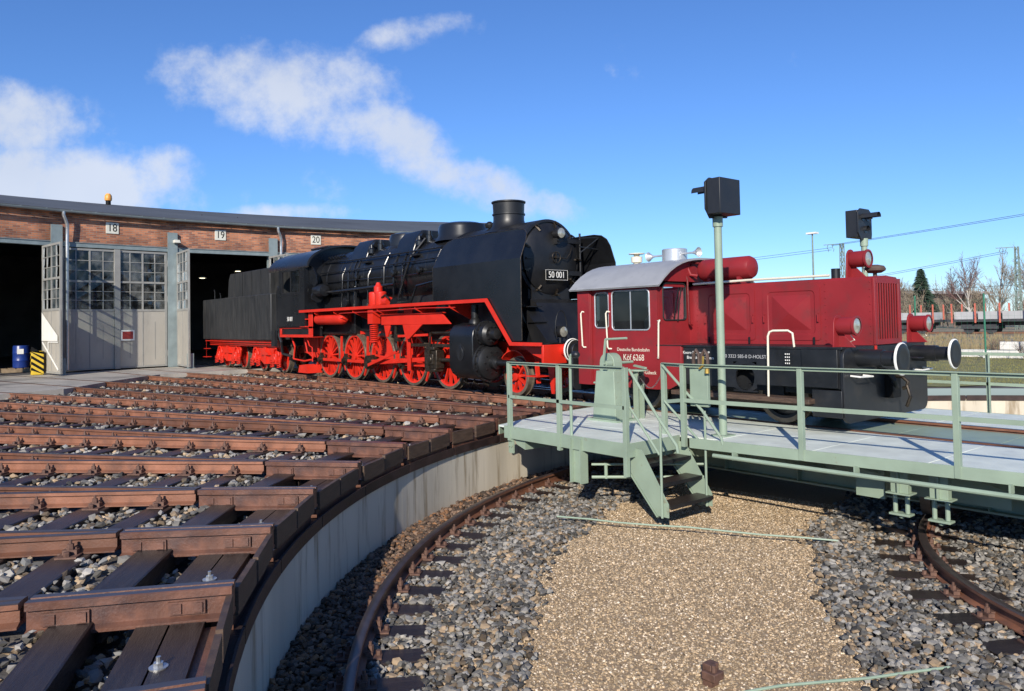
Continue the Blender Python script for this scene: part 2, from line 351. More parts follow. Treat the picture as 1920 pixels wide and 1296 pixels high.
def text(name, s, size, m, parent, origin, xdir, updir, depth=.004, align='CENTER', xs=1.0):
    cu = bpy.data.curves.new(name, 'FONT'); cu.body = s; cu.size = size; cu.extrude = depth; cu.align_x = align; cu.align_y = 'CENTER'
    to = bpy.data.objects.new(name+'_tmp', cu); COL.objects.link(to)
    bpy.context.view_layer.update()
    me = bpy.data.meshes.new_from_object(to.evaluated_get(bpy.context.evaluated_depsgraph_get()))
    bpy.data.objects.remove(to)
    xd = Vector(xdir).normalized(); ud = Vector(updir).normalized(); nd_ = xd.cross(ud)
    me.transform(Matrix(((xd.x*xs, ud.x, nd_.x, origin[0]), (xd.y*xs, ud.y, nd_.y, origin[1]), (xd.z*xs, ud.z, nd_.z, origin[2]), (0, 0, 0, 1))))
    me.materials.clear(); me.materials.append(MATS[m]); me.name = name
    return link(name, me, parent)
def arc(cx, cz, r, a0, a1, n):
    return [(cx+r*math.cos(R_(a0+(a1-a0)*i/n)), cz+r*math.sin(R_(a0+(a1-a0)*i/n))) for i in range(n+1)]
def rrect(x0, x1, z0, z1, r, n=4):
    return arc(x1-r, z1-r, r, 0, 90, n)+arc(x0+r, z1-r, r, 90, 180, n)+arc(x0+r, z0+r, r, 180, 270, n)+arc(x1-r, z0+r, r, 270, 360, n)
def polar(r, a, z=0): return Vector((r*math.cos(R_(a)), r*math.sin(R_(a)), z))
AL = 7.3277
RW = 11.06
# ================================================================== ground, pit, tracks
def ring(name, r0, r1, z, a0, a1, m, step=3, jit=(0, 0), full=False):
    vs = []; fs = []; k = max(3, int((a1-a0)/step))
    for i in range(k+1):
        a = a0+(a1-a0)*i/k
        w0 = math.sin(a*.31)*jit[0]+math.sin(a*.83+1)*jit[0]*.6; w1 = math.sin(a*.27+2)*jit[1]+math.sin(a*.71)*jit[1]*.6
        vs += [tuple(polar(r0+w0, a, z)), tuple(polar(r1+w1, a, z))]
    fs = [(2*i, 2*i+1, 2*i+3, 2*i+2) for i in range(k)]
    g = G(); g.add(vs, fs); return tag(g.build(name, m, smooth=False), kind='structure')
ring('ground', 12.18, 1500, -.225, 0, 360, 'yard_ground', 2)
ring('rim_bed', 11.30, 12.3, -.46, 0, 360, 'pit_ground', 2)
ring('grass_field', 12.6, 32, -.20, -118, -28, 'grass_ground', 2, (.15, .6))
ring('waste_ground', 31.2, 400, -.212, -150, 12, 'scrub_ground', 3, (.4, 0))
g = G(); g.add([tuple(polar(11.2, a, -1.205)) for a in range(0, 360, 4)], [tuple(range(90))]); tag(g.build('pit_floor', 'pit_ground', smooth=False), kind='structure')
def path_in(a): return 5.88+np.maximum(0, a-41)*.0275
def path_out(a): return 8.60+np.maximum(0, a-18)*.0112
vs = []
for i in range(181):
    a = 2.*i; b = min(a, 75) if a < 150 else max(0, 75-(a-150)); vs += [tuple(polar(float(path_in(b))-.12, a, -1.125)), tuple(polar(float(path_out(b))+.12, a, -1.125))]
g = G(); g.add(vs, [(2*i, 2*i+1, 2*i+3, 2*i+2) for i in range(180)]); tag(g.build('gravel_path', 'beige_ground', smooth=False), kind='structure')

pw = thing('pit_wall', 'round concrete turntable pit wall with rust streaks below the rail ends', 'wall', (0, 0, -1.15))
G().arcbar(RW, RW+.35, -1.2, -.367, 0, 360, 1.5).build('concrete_wall', 'pit_concrete', pw)
for k in range(-30, 20):
    a = k*AL
    if a < -180 or a > 175: continue
    G().arcbar(RW-.022, RW+.30, -.366, -.335, a-AL/2, a+AL/2-.03, 1.8).build('edge_angle', 'rim_steel', pw)
    G().arcbar(RW-.03, RW-.012, -.405, -.285, a-AL/2+.05, a+AL/2-.05, 1.8).build('edge_plate', 'rim_steel', pw)

# -- stall tracks
def rail_profile(h=.148): return [(-.0625, -h), (.0625, -h), (.0625, -h+.012), (.009, -h+.030), (.007, -.047), (.036, -.037), (.0365, -.006), (.027, 0), (-.027, 0), (-.0365, -.006), (-.036, -.037), (-.007, -.047), (-.009, -h+.030), (-.0625, -h+.012)]
def straight_rail(r0, r1, y, name='rail'):
    return G().prism([(y+a, b) for a, b in rail_profile()], r0, r1, 'yz').mesh(name, 'rail_rust')
def two_tone(me, top_mat, zt=-.008):
    me.materials.append(MATS[top_mat])
    for p in me.polygons:
        if p.normal.z > .8 and p.center.z > zt: p.material_index = 1
    return me
OFF = 20.0; GA = .7525
rails_me = {}
for s in (-1, 1):
    for r1 in (29.95, 34.5, 54.0):
        rails_me[s, r1] = two_tone(straight_rail(12.30-OFF, r1-OFF, s*GA), 'rail_top')
sl_me = G().prism([(-.13, -.16), (.13, -.16), (.13, -.008), (.12, 0), (-.12, 0), (-.13, -.008)], -.5, .5, 'xz').mesh('sleeper', 'sleeper')
g = G(); g.box(-.08, .08, -.19, .19, 0, .014)
for s in (-1, 1):
    g.box(-.055, .055, s*.085-.03, s*.085+.03, .014, .05); g.box(-.04, .04, s*.06-.02, s*.06+.02, .05, .062)
    for dx in (0,):
        g.cyl((dx, s*.092, .05), (dx, s*.092, .095), .026, n=6); g.cyl((dx, s*.092, .095), (dx, s*.092, .125), .013, n=8)
    g.cyl((.0, s*.16, .014), (.0, s*.16, .05), .024, n=6)
cl_me = g.mesh('rail_clamp', 'clamp_rust')
# casting where the rails of two neighbouring tracks run together
g = G()
def casting_prof(w): return [(-w-.03, -.205), (w+.03, -.205), (w+.03, -.185), (w-.02, -.17), (w-.02, -.06), (w+.012, -.05), (w+.012, -.006), (w+.004, 0), (.014, 0), (.010, -.032), (-.010, -.032), (-.014, 0), (-w-.004, 0), (-w-.012, -.006), (-w-.012, -.05), (-w+.02, -.06), (-w+.02, -.17), (-w-.03, -.185)]
pa, pb = casting_prof(.068), casting_prof(.062)
n_ = len(pa); vs = [(12.285-OFF, y, z) for y, z in pa]+[(11.10-OFF, y, z) for y, z in pb]
g.add(vs, [(i, (i+1) % n_, n_+(i+1) % n_, n_+i) for i in range(n_)]+[tuple(range(n_-1, -1, -1)), tuple(range(n_, 2*n_))])
cast_me = two_tone(g.mesh('rail_casting', 'cast_rust'), 'rail_top')
fish_me = []
for s in (-1, 1):
    for x0, x1 in ((11.93, 12.20), (11.26, 11.48)):
        g = G()
        g.box(x0-OFF, x1-OFF, s*.048, s*.066, -.155, -.075)
        g.box(x0-OFF+.015, x0-OFF+.07, s*.066, s*.078, -.145, -.085); g.box(x1-OFF-.08, x1-OFF-.02, s*.066, s*.078, -.145, -.085)
        fish_me.append(g.mesh('fishplate', 'cast_rust'))
beam_me = {}
for nm, ra, rb in (('edge_beam', 11.24, 11.44), ('edge_beam', 11.452, 11.64)):
    hw = lambda r: r*math.sin(R_(AL/2))-.10
    gg = G(); gg.add([(ra-OFF, -hw(ra), -.40), (rb-OFF, -hw(rb), -.40), (rb-OFF, hw(rb), -.40), (ra-OFF, hw(ra), -.40), (ra-OFF, -hw(ra), -.195), (rb-OFF, -hw(rb), -.195), (rb-OFF, hw(rb), -.195), (ra-OFF, hw(ra), -.195)],
        [(0, 3, 2, 1), (4, 5, 6, 7), (0, 1, 5, 4), (1, 2, 6, 5), (2, 3, 7, 6), (3, 0, 4, 7)]); beam_me[ra] = gg.mesh(nm, 'sleeper', smooth=False)
g = G(); g.cyl((11.40-OFF, 0, -.195), (11.40-OFF, 0, -.188), .05, n=20); g.cyl((11.40-OFF, 0, -.19), (11.40-OFF, 0, -.165), .027, n=6); g.cyl((11.40-OFF, 0, -.165), (11.40-OFF, 0, -.135), .013, n=8)
bolt_me = g.mesh('bolt', 'zinc')
brd_me = []
for s in (-1, 1):
    g = G(); w = .30
    for i in range(1):
        x = 11.085-OFF; y0 = s*.345
        g.box(x-.02, x+.02, y0-w, y0+w, -.24, -.055); g.box(x-.012, x+.034, y0-w*.55, y0-w*.45, -.2, -.10)
    brd_me.append(g.mesh('guard_board', 'board_wood', smooth=False))
fl_me = G().box(11.10-OFF, 11.24-OFF, -.62, .62, -.335, -.235).mesh('edge_plank', 'cast_rust', smooth=False)
SL_R = [12.02+.62*i for i in range(29)]
ORD = {3: 'third', 4: 'fourth', 5: 'fifth', 6: 'sixth', 7: 'seventh', 8: 'eighth', 9: 'ninth', 10: 'tenth'}
words = {0: 'rusty stall track that carries the steam locomotive', 1: 'rusty stall track leading to the closed doors marked 18', 2: 'rusty stall track leading to the doorway with the blue barrel', -1: 'rusty stall track hidden behind the steam locomotive, leading to door 20', -2: 'rusty stall track two beyond the steam locomotive', -3: 'rusty stall track three beyond the steam locomotive'}
for k in range(-3, 11):
    lab = words[k] if k in words else 'rusty stall track at the pit rim, '+ORD[k]+' over from the steam locomotive'
    t = tag(thing('railway_track', None, None, polar(OFF, k*AL, 0), rz=R_(k*AL), absolute=False), lab, 'track', 'stall tracks fanning out from the turntable')
    far = 54.0 if k in (0, 2, -1) else 34.5
    for s in (-1, 1): link('rail', rails_me[s, far], t)
    near = k >= 0
    for i, r in enumerate(SL_R):
        hw = min(1.3, r*math.sin(R_(AL/2))-.02)
        if r > 27.5 and k >= 2: break
        so_ = link('sleeper', sl_me, t); so_.location = (r-OFF + random.uniform(-.03, .03), 0, -.150+random.uniform(-.006, .006)); so_.scale = (random.uniform(.92, 1.1), 2*hw, 1); so_.rotation_euler.z = random.uniform(-.015, .015)
        if near and r < 28:
            for s in (-1, 1):
                if r < 12.25: continue
                c = link('rail_clamp', cl_me, t); c.location = (so_.location.x, s*GA, -.149)
    ca = link('rail_casting', cast_me, t); ca.rotation_euler.z = R_(AL/2)
    ca.location = Vector((math.cos(R_(AL/2))*OFF-OFF, math.sin(R_(AL/2))*OFF, 0))
    for fm in fish_me: link('fishplate', fm, ca)
    for ra in beam_me: link('edge_beam', beam_me[ra], t)
    link('bolt', bolt_me, t)
    for b in brd_me:
        bo_ = link('guard_board', b, t); bo_.location = (random.uniform(-.006, .012), random.uniform(-.02, .02), random.uniform(-.02, .022)); bo_.rotation_euler = (random.uniform(-.02, .02), 0, random.uniform(-.001, .001))
    link('edge_plank', fl_me, t)

# -- ring rails on the pit floor
def ring_track(name, label, r, nsl, length, a0=0, a1=360, shift=0):
    t = tag(thing(name, None, None, (0, 0, -1.15), absolute=True), label, 'track')
    k = 240; pf = rail_profile(.155); vs = []; fs = []; n = len(pf); zt = -.985; pf = [(y*1.18, z) for y, z in pf]
    for i in range(k):
        a = 360*i/k
        vs += [tuple(polar(r+y, a, zt+z)) for y, z in pf]
    for i in range(k):
        for j in range(n): fs.append((i*n+j, i*n+(j+1) % n, ((i+1) % k)*n+(j+1) % n, ((i+1) % k)*n+j))
    g = G(); g.add(vs, fs); two_tone(g.mesh('rail', 'rail_rust'), 'rail_top', -1.0)
    me = g.mesh('rail', 'rail_rust'); two_tone(me, 'rail_top', -1.0); link('rail', me, t)
    for i in range(nsl):
        a = 360*(i+.5)/nsl
        o = link('sleeper', sl_me, t); o.location = polar(r+shift, a, zt-.157)-t.location; o.rotation_euler.z = R_(a+90); o.scale = (1, length, 1)
        c = link('rail_clamp', cl_me, t); c.location = polar(r, a, zt-.156)-t.location; c.rotation_euler.z = R_(a+90)
    return t
ring_track('ring_rail', 'curved rusty ring rail on short sleepers along the foot of the pit wall', 10.41, 122, .78, shift=-.16)
ring_track('ring_rail', 'inner curved ring rail on short sleepers beyond the brown gravel path', 4.67, 52, .95, shift=.08)
for ang, r0, r1, z0, z1, lab in ((30, 5.6, 9.1, -1.03, -1.0, 'thin pale green rod lying across the gravel path below the steps'), (63, 5.9, 8.75, -1.06, -1.03, 'thin pale green rod lying across the gravel path beside the rusty bracket')):
    g = G(); pts = [polar(r0+(r1-r0)*i/8, ang+math.sin(i*1.3)*.12, z0+(z1-z0)*i/8+.006*math.sin(i*2)) for i in range(9)]; g.tube(pts, .011, 8)
    tag(g.build('rod', 'green_worn'), lab, 'rod')
br = thing('rail_bracket', 'small rusty iron bracket standing in the brown gravel', 'bracket', tuple(polar(7.72, 60.6, -1.1)))
c = polar(7.72, 60.6, -1.1)
G().box(c.x-.04, c.x+.04, c.y-.05, c.y+.05, -1.13, -.96).build('upright', 'clamp_rust', br, .006)
G().box(c.x-.10, c.x+.02, c.y-.03, c.y+.09, -1.06, -1.0).build('lug', 'clamp_rust', br, .006)
G().cyl((c.x-.06, c.y+.04, -1.0), (c.x-.06, c.y+.04, -.95), .02, n=6).build('bolt', 'clamp_rust', br)

# -- loose stones
ICO = None
def base_poly(kind):
    bm = bmesh.new()
    if kind == 'ico': bmesh.ops.create_icosphere(bm, subdivisions=1, radius=1)
    else: bmesh.ops.create_icosphere(bm, subdivisions=1, radius=1) if kind == 'x' else bmesh.ops.create_cube(bm, size=1.4)
    bmesh.ops.triangulate(bm, faces=bm.faces)
    v = np.array([p.co[:] for p in bm.verts]); f = np.array([[q.index for q in p.verts] for p in bm.faces]); bm.free(); return v, f
OCT = (np.array([(1, 0, 0), (-1, 0, 0), (0, 1, 0), (0, -1, 0), (0, 0, 1), (0, 0, -1)], float), np.array([(0, 2, 4), (2, 1, 4), (1, 3, 4), (3, 0, 4), (2, 0, 5), (1, 2, 5), (3, 1, 5), (0, 3, 5)]))
def scatter(name, pts, size, cols, m, kind='ico', flat=.7, label=None, cat=None, rough=.42):
    bv, bf = base_poly(kind) if kind != 'oct' else OCT
    n = len(pts); nv = len(bv)
    V = np.repeat(bv[None], n, 0) * (1+RNG.uniform(-rough, rough, (n, nv, 1)))
    sc = size[:, None]*RNG.uniform(.62, 1.3, (n, 3)); V = V*sc[:, None, :]
    # random rotations
    q = RNG.normal(size=(n, 4)); q /= np.linalg.norm(q, axis=1)[:, None]; w, x, y, z = q.T
    Rm = np.stack([1-2*(y*y+z*z), 2*(x*y-z*w), 2*(x*z+y*w), 2*(x*y+z*w), 1-2*(x*x+z*z), 2*(y*z-x*w), 2*(x*z-y*w), 2*(y*z+x*w), 1-2*(x*x+y*y)], -1).reshape(n, 3, 3)
    V = np.einsum('nij,nkj->nki', Rm, V); V[:, :, 2] *= flat
    V = V+pts[:, None, :]
    F = (bf[None]+(np.arange(n)*nv)[:, None, None]).reshape(-1, 3)
    me = bpy.data.meshes.new(name); me.vertices.add(n*nv); me.vertices.foreach_set('co', V.astype(np.float32).ravel())
    me.loops.add(F.size); me.loops.foreach_set('vertex_index', F.astype(np.int32).ravel())
    me.polygons.add(len(F)); me.polygons.foreach_set('loop_start', np.arange(0, F.size, 3, dtype=np.int32))
    me.update(calc_edges=True); me.validate(); me.shade_flat()
    at = me.color_attributes.new('Col', 'FLOAT_COLOR', 'POINT'); c4 = np.ones((n*nv, 4), np.float32); c4[:, :3] = np.repeat(cols, nv, 0); at.data.foreach_set('color', c4.ravel())
    me.materials.append(MATS[m]); o = link(name, me); tag(o, label, cat, kind='stuff'); return o
def stone_cols(n, warm=.2):
    g = RNG.uniform(.22, 1.0, n)**1.5; c = np.stack([g, g*.985, g*.96], 1)*.95
    k = RNG.random(n) < warm; c[k] *= np.array([1.25, .98, .70]); k2 = RNG.random(n) < .12; c[k2] *= np.array([.62, .66, .70]); k3 = RNG.random(n) < .05; c[k3] = np.array([.95, .72, .48])*RNG.uniform(.7, 1.1, (k3.sum(), 1))
    return np.clip(c, .04, 1.2)
def yard_points(n, r0, r1, a0, a1):
    r = np.sqrt(RNG.uniform(r0*r0, r1*r1, n)); a = RNG.uniform(a0, a1, n)
    k = np.round(a/AL); al = np.radians(a-k*AL); X = r*np.cos(al); Y = r*np.sin(al)
    i = np.round((X-12.02)/.62); on = (np.abs(X-(12.02+.62*i)) < .135) & (i >= 0) & (np.abs(Y) < 1.3)
    onr = np.abs(np.abs(Y)-GA) < .075
    edge = (r < 11.72)
    keep = ~(on | onr | edge)
    d = np.hypot(r*np.cos(np.radians(a))-CAM.x, r*np.sin(np.radians(a))-CAM.y)
    return r[keep], a[keep], d[keep]
pp = []; ss = []
for n, r0, r1, a0, a1, dmin, dmax, s in ((42000, 11.7, 22, 18, 84, 0, 11.5, .033), (34000, 11.7, 26, -6, 80, 11.5, 18, .042), (22000, 11.7, 29.5, -10, 60, 18, 40, .055)):
    r, a, d = yard_points(n, r0, r1, a0, a1); kk = (d >= dmin) & (d < dmax); r, a = r[kk], a[kk]
    z = -.197+RNG.uniform(-.01, .045, len(r))
    # tie cavities near the rim are half empty
    z = np.where(r < 12.16, z-.20+RNG.uniform(0, .06, len(r)), z)
    pp.append(np.stack([r*np.cos(np.radians(a)), r*np.sin(np.radians(a)), z], 1)); ss.append(RNG.uniform(.6, 1.35, len(r))*s)
P_ = np.concatenate(pp); S_ = np.concatenate(ss)
scatter('yard_ballast', P_, S_, stone_cols(len(P_), .25), 'stone', 'ico', label='grey and tan ballast stones between the stall track sleepers', cat='ballast')
def pit_pts(n, r0, r1, a0, a1, avoid):
    r = np.sqrt(RNG.uniform(r0*r0, r1*r1, n)); a = RNG.uniform(a0, a1, n); keep = np.ones(n, bool)
    for R0, nsl, ln, sh in avoid:
        i = np.round(a/360*nsl-.5); da = (a-360*(i+.5)/nsl)*math.pi/180*r
        keep &= ~((np.abs(da) < .13) & (np.abs(r-R0-sh) < ln/2-.03)); keep &= np.abs(r-R0) > .075
    return r[keep], a[keep]
AV = [(10.41, 122, .78, -.16), (4.67, 52, .95, .08)]
r1_, a1_ = pit_pts(40000, 8.25, 11.05, 4, 82, AV); r2_, a2_ = pit_pts(36000, 3.2, 7.2, -30, 84, AV)
kk = r1_ > path_out(a1_)+.05*np.sin(a1_*.35)+.04*np.sin(a1_*1.3)+RNG.normal(0, .06, len(r1_)); r1_, a1_ = r1_[kk], a1_[kk]
kk = r2_ < path_in(a2_)+.05*np.sin(a2_*.3+1)+.04*np.sin(a2_*1.1)+RNG.normal(0, .06, len(r2_)); r2_, a2_ = r2_[kk], a2_[kk]
r_ = np.concatenate([r1_, r2_]); a_ = np.concatenate([a1_, a2_])
z_ = -1.185+RNG.uniform(-.01, .05, len(r_)); z_ += np.where((r_ < 9.75) & (r_ > 7.5), np.clip((9.75-r_)*.10, 0, .06), 0)+np.where((r_ > 5.25) & (r_ < 7.4), np.clip((r_-5.25)*.14, 0, .07), 0)
P_ = np.stack([r_*np.cos(np.radians(a_)), r_*np.sin(np.radians(a_)), z_], 1)
cc = stone_cols(len(r_), .22)*.82; leafy = (r_ > 10.55) ; cc[leafy] *= np.array([.72, .50, .38])
scatter('pit_ballast', P_, RNG.uniform(.5, 1.35, len(r_))*.031, cc, 'stone', 'ico', label='grey ballast stones around the ring rails in the pit', cat='ballast')
n = 108000; r_ = np.sqrt(RNG.uniform(5.8**2, 9.25**2, n)); a_ = RNG.uniform(8, 80, n); kk = (r_ > path_in(a_)-.06) & (r_ < path_out(a_)+.06); r_, a_ = r_[kk], a_[kk]; n = len(r_)
P_ = np.stack([r_*np.cos(np.radians(a_)), r_*np.sin(np.radians(a_)), -1.124+RNG.uniform(-.004, .006, n)], 1)
g_ = RNG.uniform(.35, 1.15, n); pc = np.stack([g_*.66, g_*.51, g_*.335], 1); kk = RNG.random(n) < .18; pc[kk] = g_[kk, None]*np.array([.80, .68, .52]); kk = RNG.random(n) < .12; pc[kk] *= .40; kk = RNG.random(n) < .05; pc[kk] = np.array([1.0, .88, .72])
scatter('path_gravel', P_, RNG.uniform(.5, 1.4, n)*.0105, np.clip(pc, .03, 1.2), 'pebble', 'oct', label='fine brown gravel strewn between the two ring rails', cat='gravel')
# ================================================================== concrete apron and engine shed
RC = 34.8*math.cos(R_(AL/2)); HS = 34.8*math.sin(R_(AL/2)); SHA = -3.5*AL; SHB = 3.5*AL
vs = []; fs = []
def apron_r(a):
    if a < 8: return 29.75
    if a < 17: return 29.75-(a-8)/9*3.7
    return 26.05
A_ = [SHA+(SHB+6-SHA)*i/60 for i in range(61)]
g = G(); vs = [];
for a in A_: vs += [tuple(polar(apron_r(a), a, -.014)), tuple(polar(34.9, a, -.010)), tuple(polar(apron_r(a), a, -.24))]
g.add(vs, [(3*i, 3*i+1, 3*i+4, 3*i+3) for i in range(60)]+[(3*i+2, 3*i, 3*i+3, 3*i+5) for i in range(60)])
tag(g.build('apron', 'apron', smooth=False), kind='structure')

hall = thing('roundhouse', 'curved brick engine roundhouse with grey roof and numbered steel doors', 'building', tuple(polar(34.8, 0, 0)))
def stall(g, k, name, m, parent=hall, bevel=0, **kw):     # geometry written in stall coordinates (x outwards, y left of the track axis)
    o = g.build(name, m, parent, bevel, **kw); o.rotation_euler.z = R_(k*AL) if parent is hall else 0; return o
# floor, back wall, ends, roof
g = G(); vs = []
for i in range(31):
    a = SHA+(SHB-SHA)*i/30; vs += [tuple(polar(34.88, a, -.006)), tuple(polar(59.6, a, -.006))]
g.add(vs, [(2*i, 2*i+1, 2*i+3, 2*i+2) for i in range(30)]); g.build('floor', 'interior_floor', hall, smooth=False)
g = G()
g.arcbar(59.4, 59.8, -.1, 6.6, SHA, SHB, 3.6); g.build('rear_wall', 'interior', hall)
for a, s in ((SHA, -1), (SHB, 1)):
    d = polar(1, a); nrm = Vector((-d.y, d.x, 0))*s
    g = G(); p0, p1, pm = d*34.7, d*59.6, d*47
    vs = [];
    for off in (0, .3):
        vs += [tuple(p0+nrm*off+Vector((0, 0, -.1))), tuple(p1+nrm*off+Vector((0, 0, -.1))), tuple(p1+nrm*off+Vector((0, 0, 6.3))), tuple(pm+nrm*off+Vector((0, 0, 8.45))), tuple(p0+nrm*off+Vector((0, 0, 6.2)))]
    g.add(vs, [(0, 1, 2, 3, 4), (9, 8, 7, 6, 5)]+[(i, (i+1) % 5, 5+(i+1) % 5, 5+i) for i in range(5)]); g.build('end_wall', 'brick', hall, smooth=False)
prof = [(34.42, 6.27), (34.42, 6.33), (47.0, 8.58), (60.2, 6.5), (60.2, 6.4), (47.0, 8.46)]
g = G(); vs = []; kk = 28
for i in range(kk+1):
    a = SHA-.4+(SHB-SHA+.8)*i/kk; vs += [tuple(polar(r, a, z)) for r, z in prof]
fs = [(i*6+j, i*6+(j+1) % 6, i*6+6+(j+1) % 6, i*6+6+j) for i in range(kk) for j in range(6)]+[(5, 4, 3, 2, 1, 0), tuple(kk*6+j for j in range(6))]
g.add(vs, fs); roof = g.build('roof', 'hall_roof', hall, ang=12)
c = polar(46.2, .4*AL, 8.44)
G().cyl(c, c+Vector((0, 0, .22)), .13, n=12).build('beacon_base', 'black_paint', roof)
g = G(); g.lathe([(.0, 0), (.17, .02), (.19, .12), (.17, .3), (.1, .4), (0, .42)], (c.x, c.y, 8.64), 'z', 14); g.build('warning_beacon', 'orange_lamp', roof)
# door leaf: local x 0..W from hinge, z up, thickness in y
DW, DH = 1.985, 4.86
def leaf(k, M, name_label=None, extra=None):
    root = G(); fr = .075
    T_ = .035
    root.box(0, DW, -T_*.4, T_*.4, .06, 2.38, M)
    o = root.build('door_leaf', 'door_grey', hall, smooth=False); o.rotation_euler.z = R_(k*AL)
    def sub(g, nm, m): q = g.build(nm, m, o, smooth=False); return q
    g = G()
    for x0, x1 in ((0, .09), (DW-.09, DW)): g.box(x0, x1, -T_, T_, .05, DH, M)
    for z0, z1 in ((.05, .12), (2.36, 2.45), (3.52, 3.60), (DH-.08, DH)): g.box(.09, DW-.09, -T_*.95, T_*.95, z0, z1, M)
    g.box(DW/2-.03, DW/2+.03, -T_*.85, T_*.85, 2.45, DH-.08, M)
    for q in (.25, .75): g.box(DW*q-.016, DW*q+.016, -T_*.6, T_*.6, 2.45, DH-.08, M)
    for zz in (2.81, 3.165, 3.99, 4.385): g.box(.09, DW-.09, -T_*.55, T_*.55, zz-.013, zz+.013, M)
    g.box(DW/2-.02, DW/2+.02, -T_*.75, T_*.75, .12, 2.36, M)
    for q in (.25, .75):
        g.box(DW*q-.014, DW*q+.014, -T_*.6, T_*.6, .3+.2*q, 2.0-.3*q, M)
    sub(g, 'frame', 'door_frame')
    xs = [.09, DW*.25, DW*.5, DW*.75, DW-.09]; zs = [2.45, 2.81, 3.165, 3.52, None, 3.60, 3.99, 4.385, DH-.08]
    for i in range(4):
        for j in range(8):
            if zs[j] is None or zs[j+1] is None: continue
            tl = random.uniform(-.006, .006)
            g = G(); g.add([M @ Vector(p) for p in ((xs[i], tl, zs[j]), (xs[i+1], -tl, zs[j]), (xs[i+1], tl*.5, zs[j+1]), (xs[i], -tl, zs[j+1]))], [(0, 1, 2, 3)])
            sub(g, 'pane', 'pane_glass')
    g = G()
    for zz in (.6, 2.9, 4.4): g.cyl(M @ Vector((-.02, 0, zz-.12)), M @ Vector((-.02, 0, zz+.12)), .035, n=8)
    sub(g, 'hinge', 'door_frame')
    return o
def TM(x, y, ang): return Matrix.Translation((x, y, 0)) @ Matrix.Rotation(R_(ang), 4, 'Z')
XD = RC-.10
for k in range(-3, 4):
    # lintel, brick band, columns
    stall(G().box(RC-.16, RC+.08, -HS+.2, HS-.2, 4.90, 5.07), k, 'lintel_beam', 'steel_teal', smooth=False)
    g = G(); g.box(RC-.155, RC-.165, -HS+.2, HS-.2, 4.90, 4.93); g.box(RC-.19, RC-.14, -HS+.2, HS-.2, 5.06, 5.085); stall(g, k, 'beam_flange', 'steel_teal', smooth=False)
    stall(G().box(RC-.08, RC+.26, -HS-.01, HS+.01, 5.07, 6.33), k, 'brick_band', 'brick', smooth=False)
    y = HS
    g = G()
    Mc = Matrix.Rotation(R_(AL/2), 4, 'Z')
    g.box(34.56, 34.62, -.20, .20, 0, 5.72, Mc); g.box(34.84, 34.9, -.20, .20, 0, 5.05, Mc); g.box(34.62, 34.84, -.03, .03, 0, 5.72, Mc); g.box(34.60, 34.66, -.2, -.17, 0, 5.72, Mc); g.box(34.52, 34.565, -.21, .21, 0, .75, Mc)
    stall(g, k, 'column', 'steel_teal', smooth=False)
    # gutter with brackets
    g = G(); n = 6
    a0 = [(34.42+.085*math.cos(R_(t)), 6.27+.085*math.sin(R_(t))) for t in range(180, 361, 30)]
    vs = []
    for aa in (-AL/2, AL/2):
        for r, z in a0: vs.append(tuple(polar(r-.06, aa, z)))
    g.add(vs, [(i, i+1, 7+i+1, 7+i) for i in range(6)]); go = stall(g, k, 'gutter', 'zinc_grey')
    g = G()
    for q in range(-2, 3):
        aa = q*AL/5; g.bar(polar(34.5, aa, 6.29), polar(34.26, aa, 6.29), .03, .012)
    g.build('gutter_bracket', 'zinc_grey', go, smooth=False)
for a in (1.5, -.5, -2.5):
    Mc = Matrix.Rotation(R_(a*AL), 4, 'Z')
    g = G(); g.tube([Mc @ Vector(p) for p in ((34.34, -.16, 6.24), (34.34, -.16, 6.08), (34.38, -.24, 5.92), (34.44, -.33, 5.72), (34.46, -.33, 5.3), (34.46, -.33, .1))], .062, 12); g.build('downpipe', 'zinc', hall)
for k, s in ((2, '17'), (1, '18'), (0, '19'), (-1, '20'), (-2, '21')):
    pl = stall(G().box(RC-.115, RC-.075, -.08, .40, 5.52, 5.97), k, 'number_plate', 'plate_cream', bevel=.006)
    text('number', s, .44, 'black_paint', pl, (RC-.118, .16, 5.745), (0, -1, 0), (0, 0, 1), .003, xs=.85)
# lamp on the column between 18 and 19
Mc = Matrix.Rotation(R_(.5*AL), 4, 'Z')
g = G(); g.box(34.30, 34.56, -.22, .0, 5.32, 5.40, Mc); g.box(34.28, 34.50, -.24, .02, 5.27, 5.325, Mc); g.build('wall_lamp', 'plate_cream', hall, .01)
# doors: 18 closed, 17 / 19 / 20 folded out
leaf(1, TM(XD, HS-.22, -90)); l2 = leaf(1, TM(XD, -HS+.22, 90))
stall(G().box(XD-.10, XD-.04, -.11, .11, .04, 4.88), 1, 'door_post', 'door_frame', smooth=False)
sg = stall(G().box(XD-.075, XD-.045, -.66, -.13, 1.17, 1.60), 1, 'door_sign', 'white_paint', smooth=False)
G().box(XD-.081, XD-.073, -.60, -.19, 1.23, 1.54).build('sign_field', 'sign_red', sg, smooth=False)
la = leaf(2, TM(34.52, -HS+.50, 180-5.6)); leaf(0, TM(34.50, HS-.20, 180-3)); leaf(0, TM(34.50, -HS+.2, 180+2)); leaf(-1, TM(34.50, HS-.2, 180-3)); leaf(-1, TM(34.50, -HS+.2, 180+3))
for k in (-2, -3): leaf(k, TM(XD, HS-.22, -90)); leaf(k, TM(XD, -HS+.22, 90))
M = TM(34.52, -HS+.50, 180-5.6)
g = G(); g.add([M @ Vector(p) for p in ((.03, -.05, 1.25), (.03, -.05, 2.33), (1.75, -.05, 1.45), (1.75, -.05, 1.25))], [(0, 1, 2, 3)]); g.build('white_panel', 'white_paint', la, smooth=False)
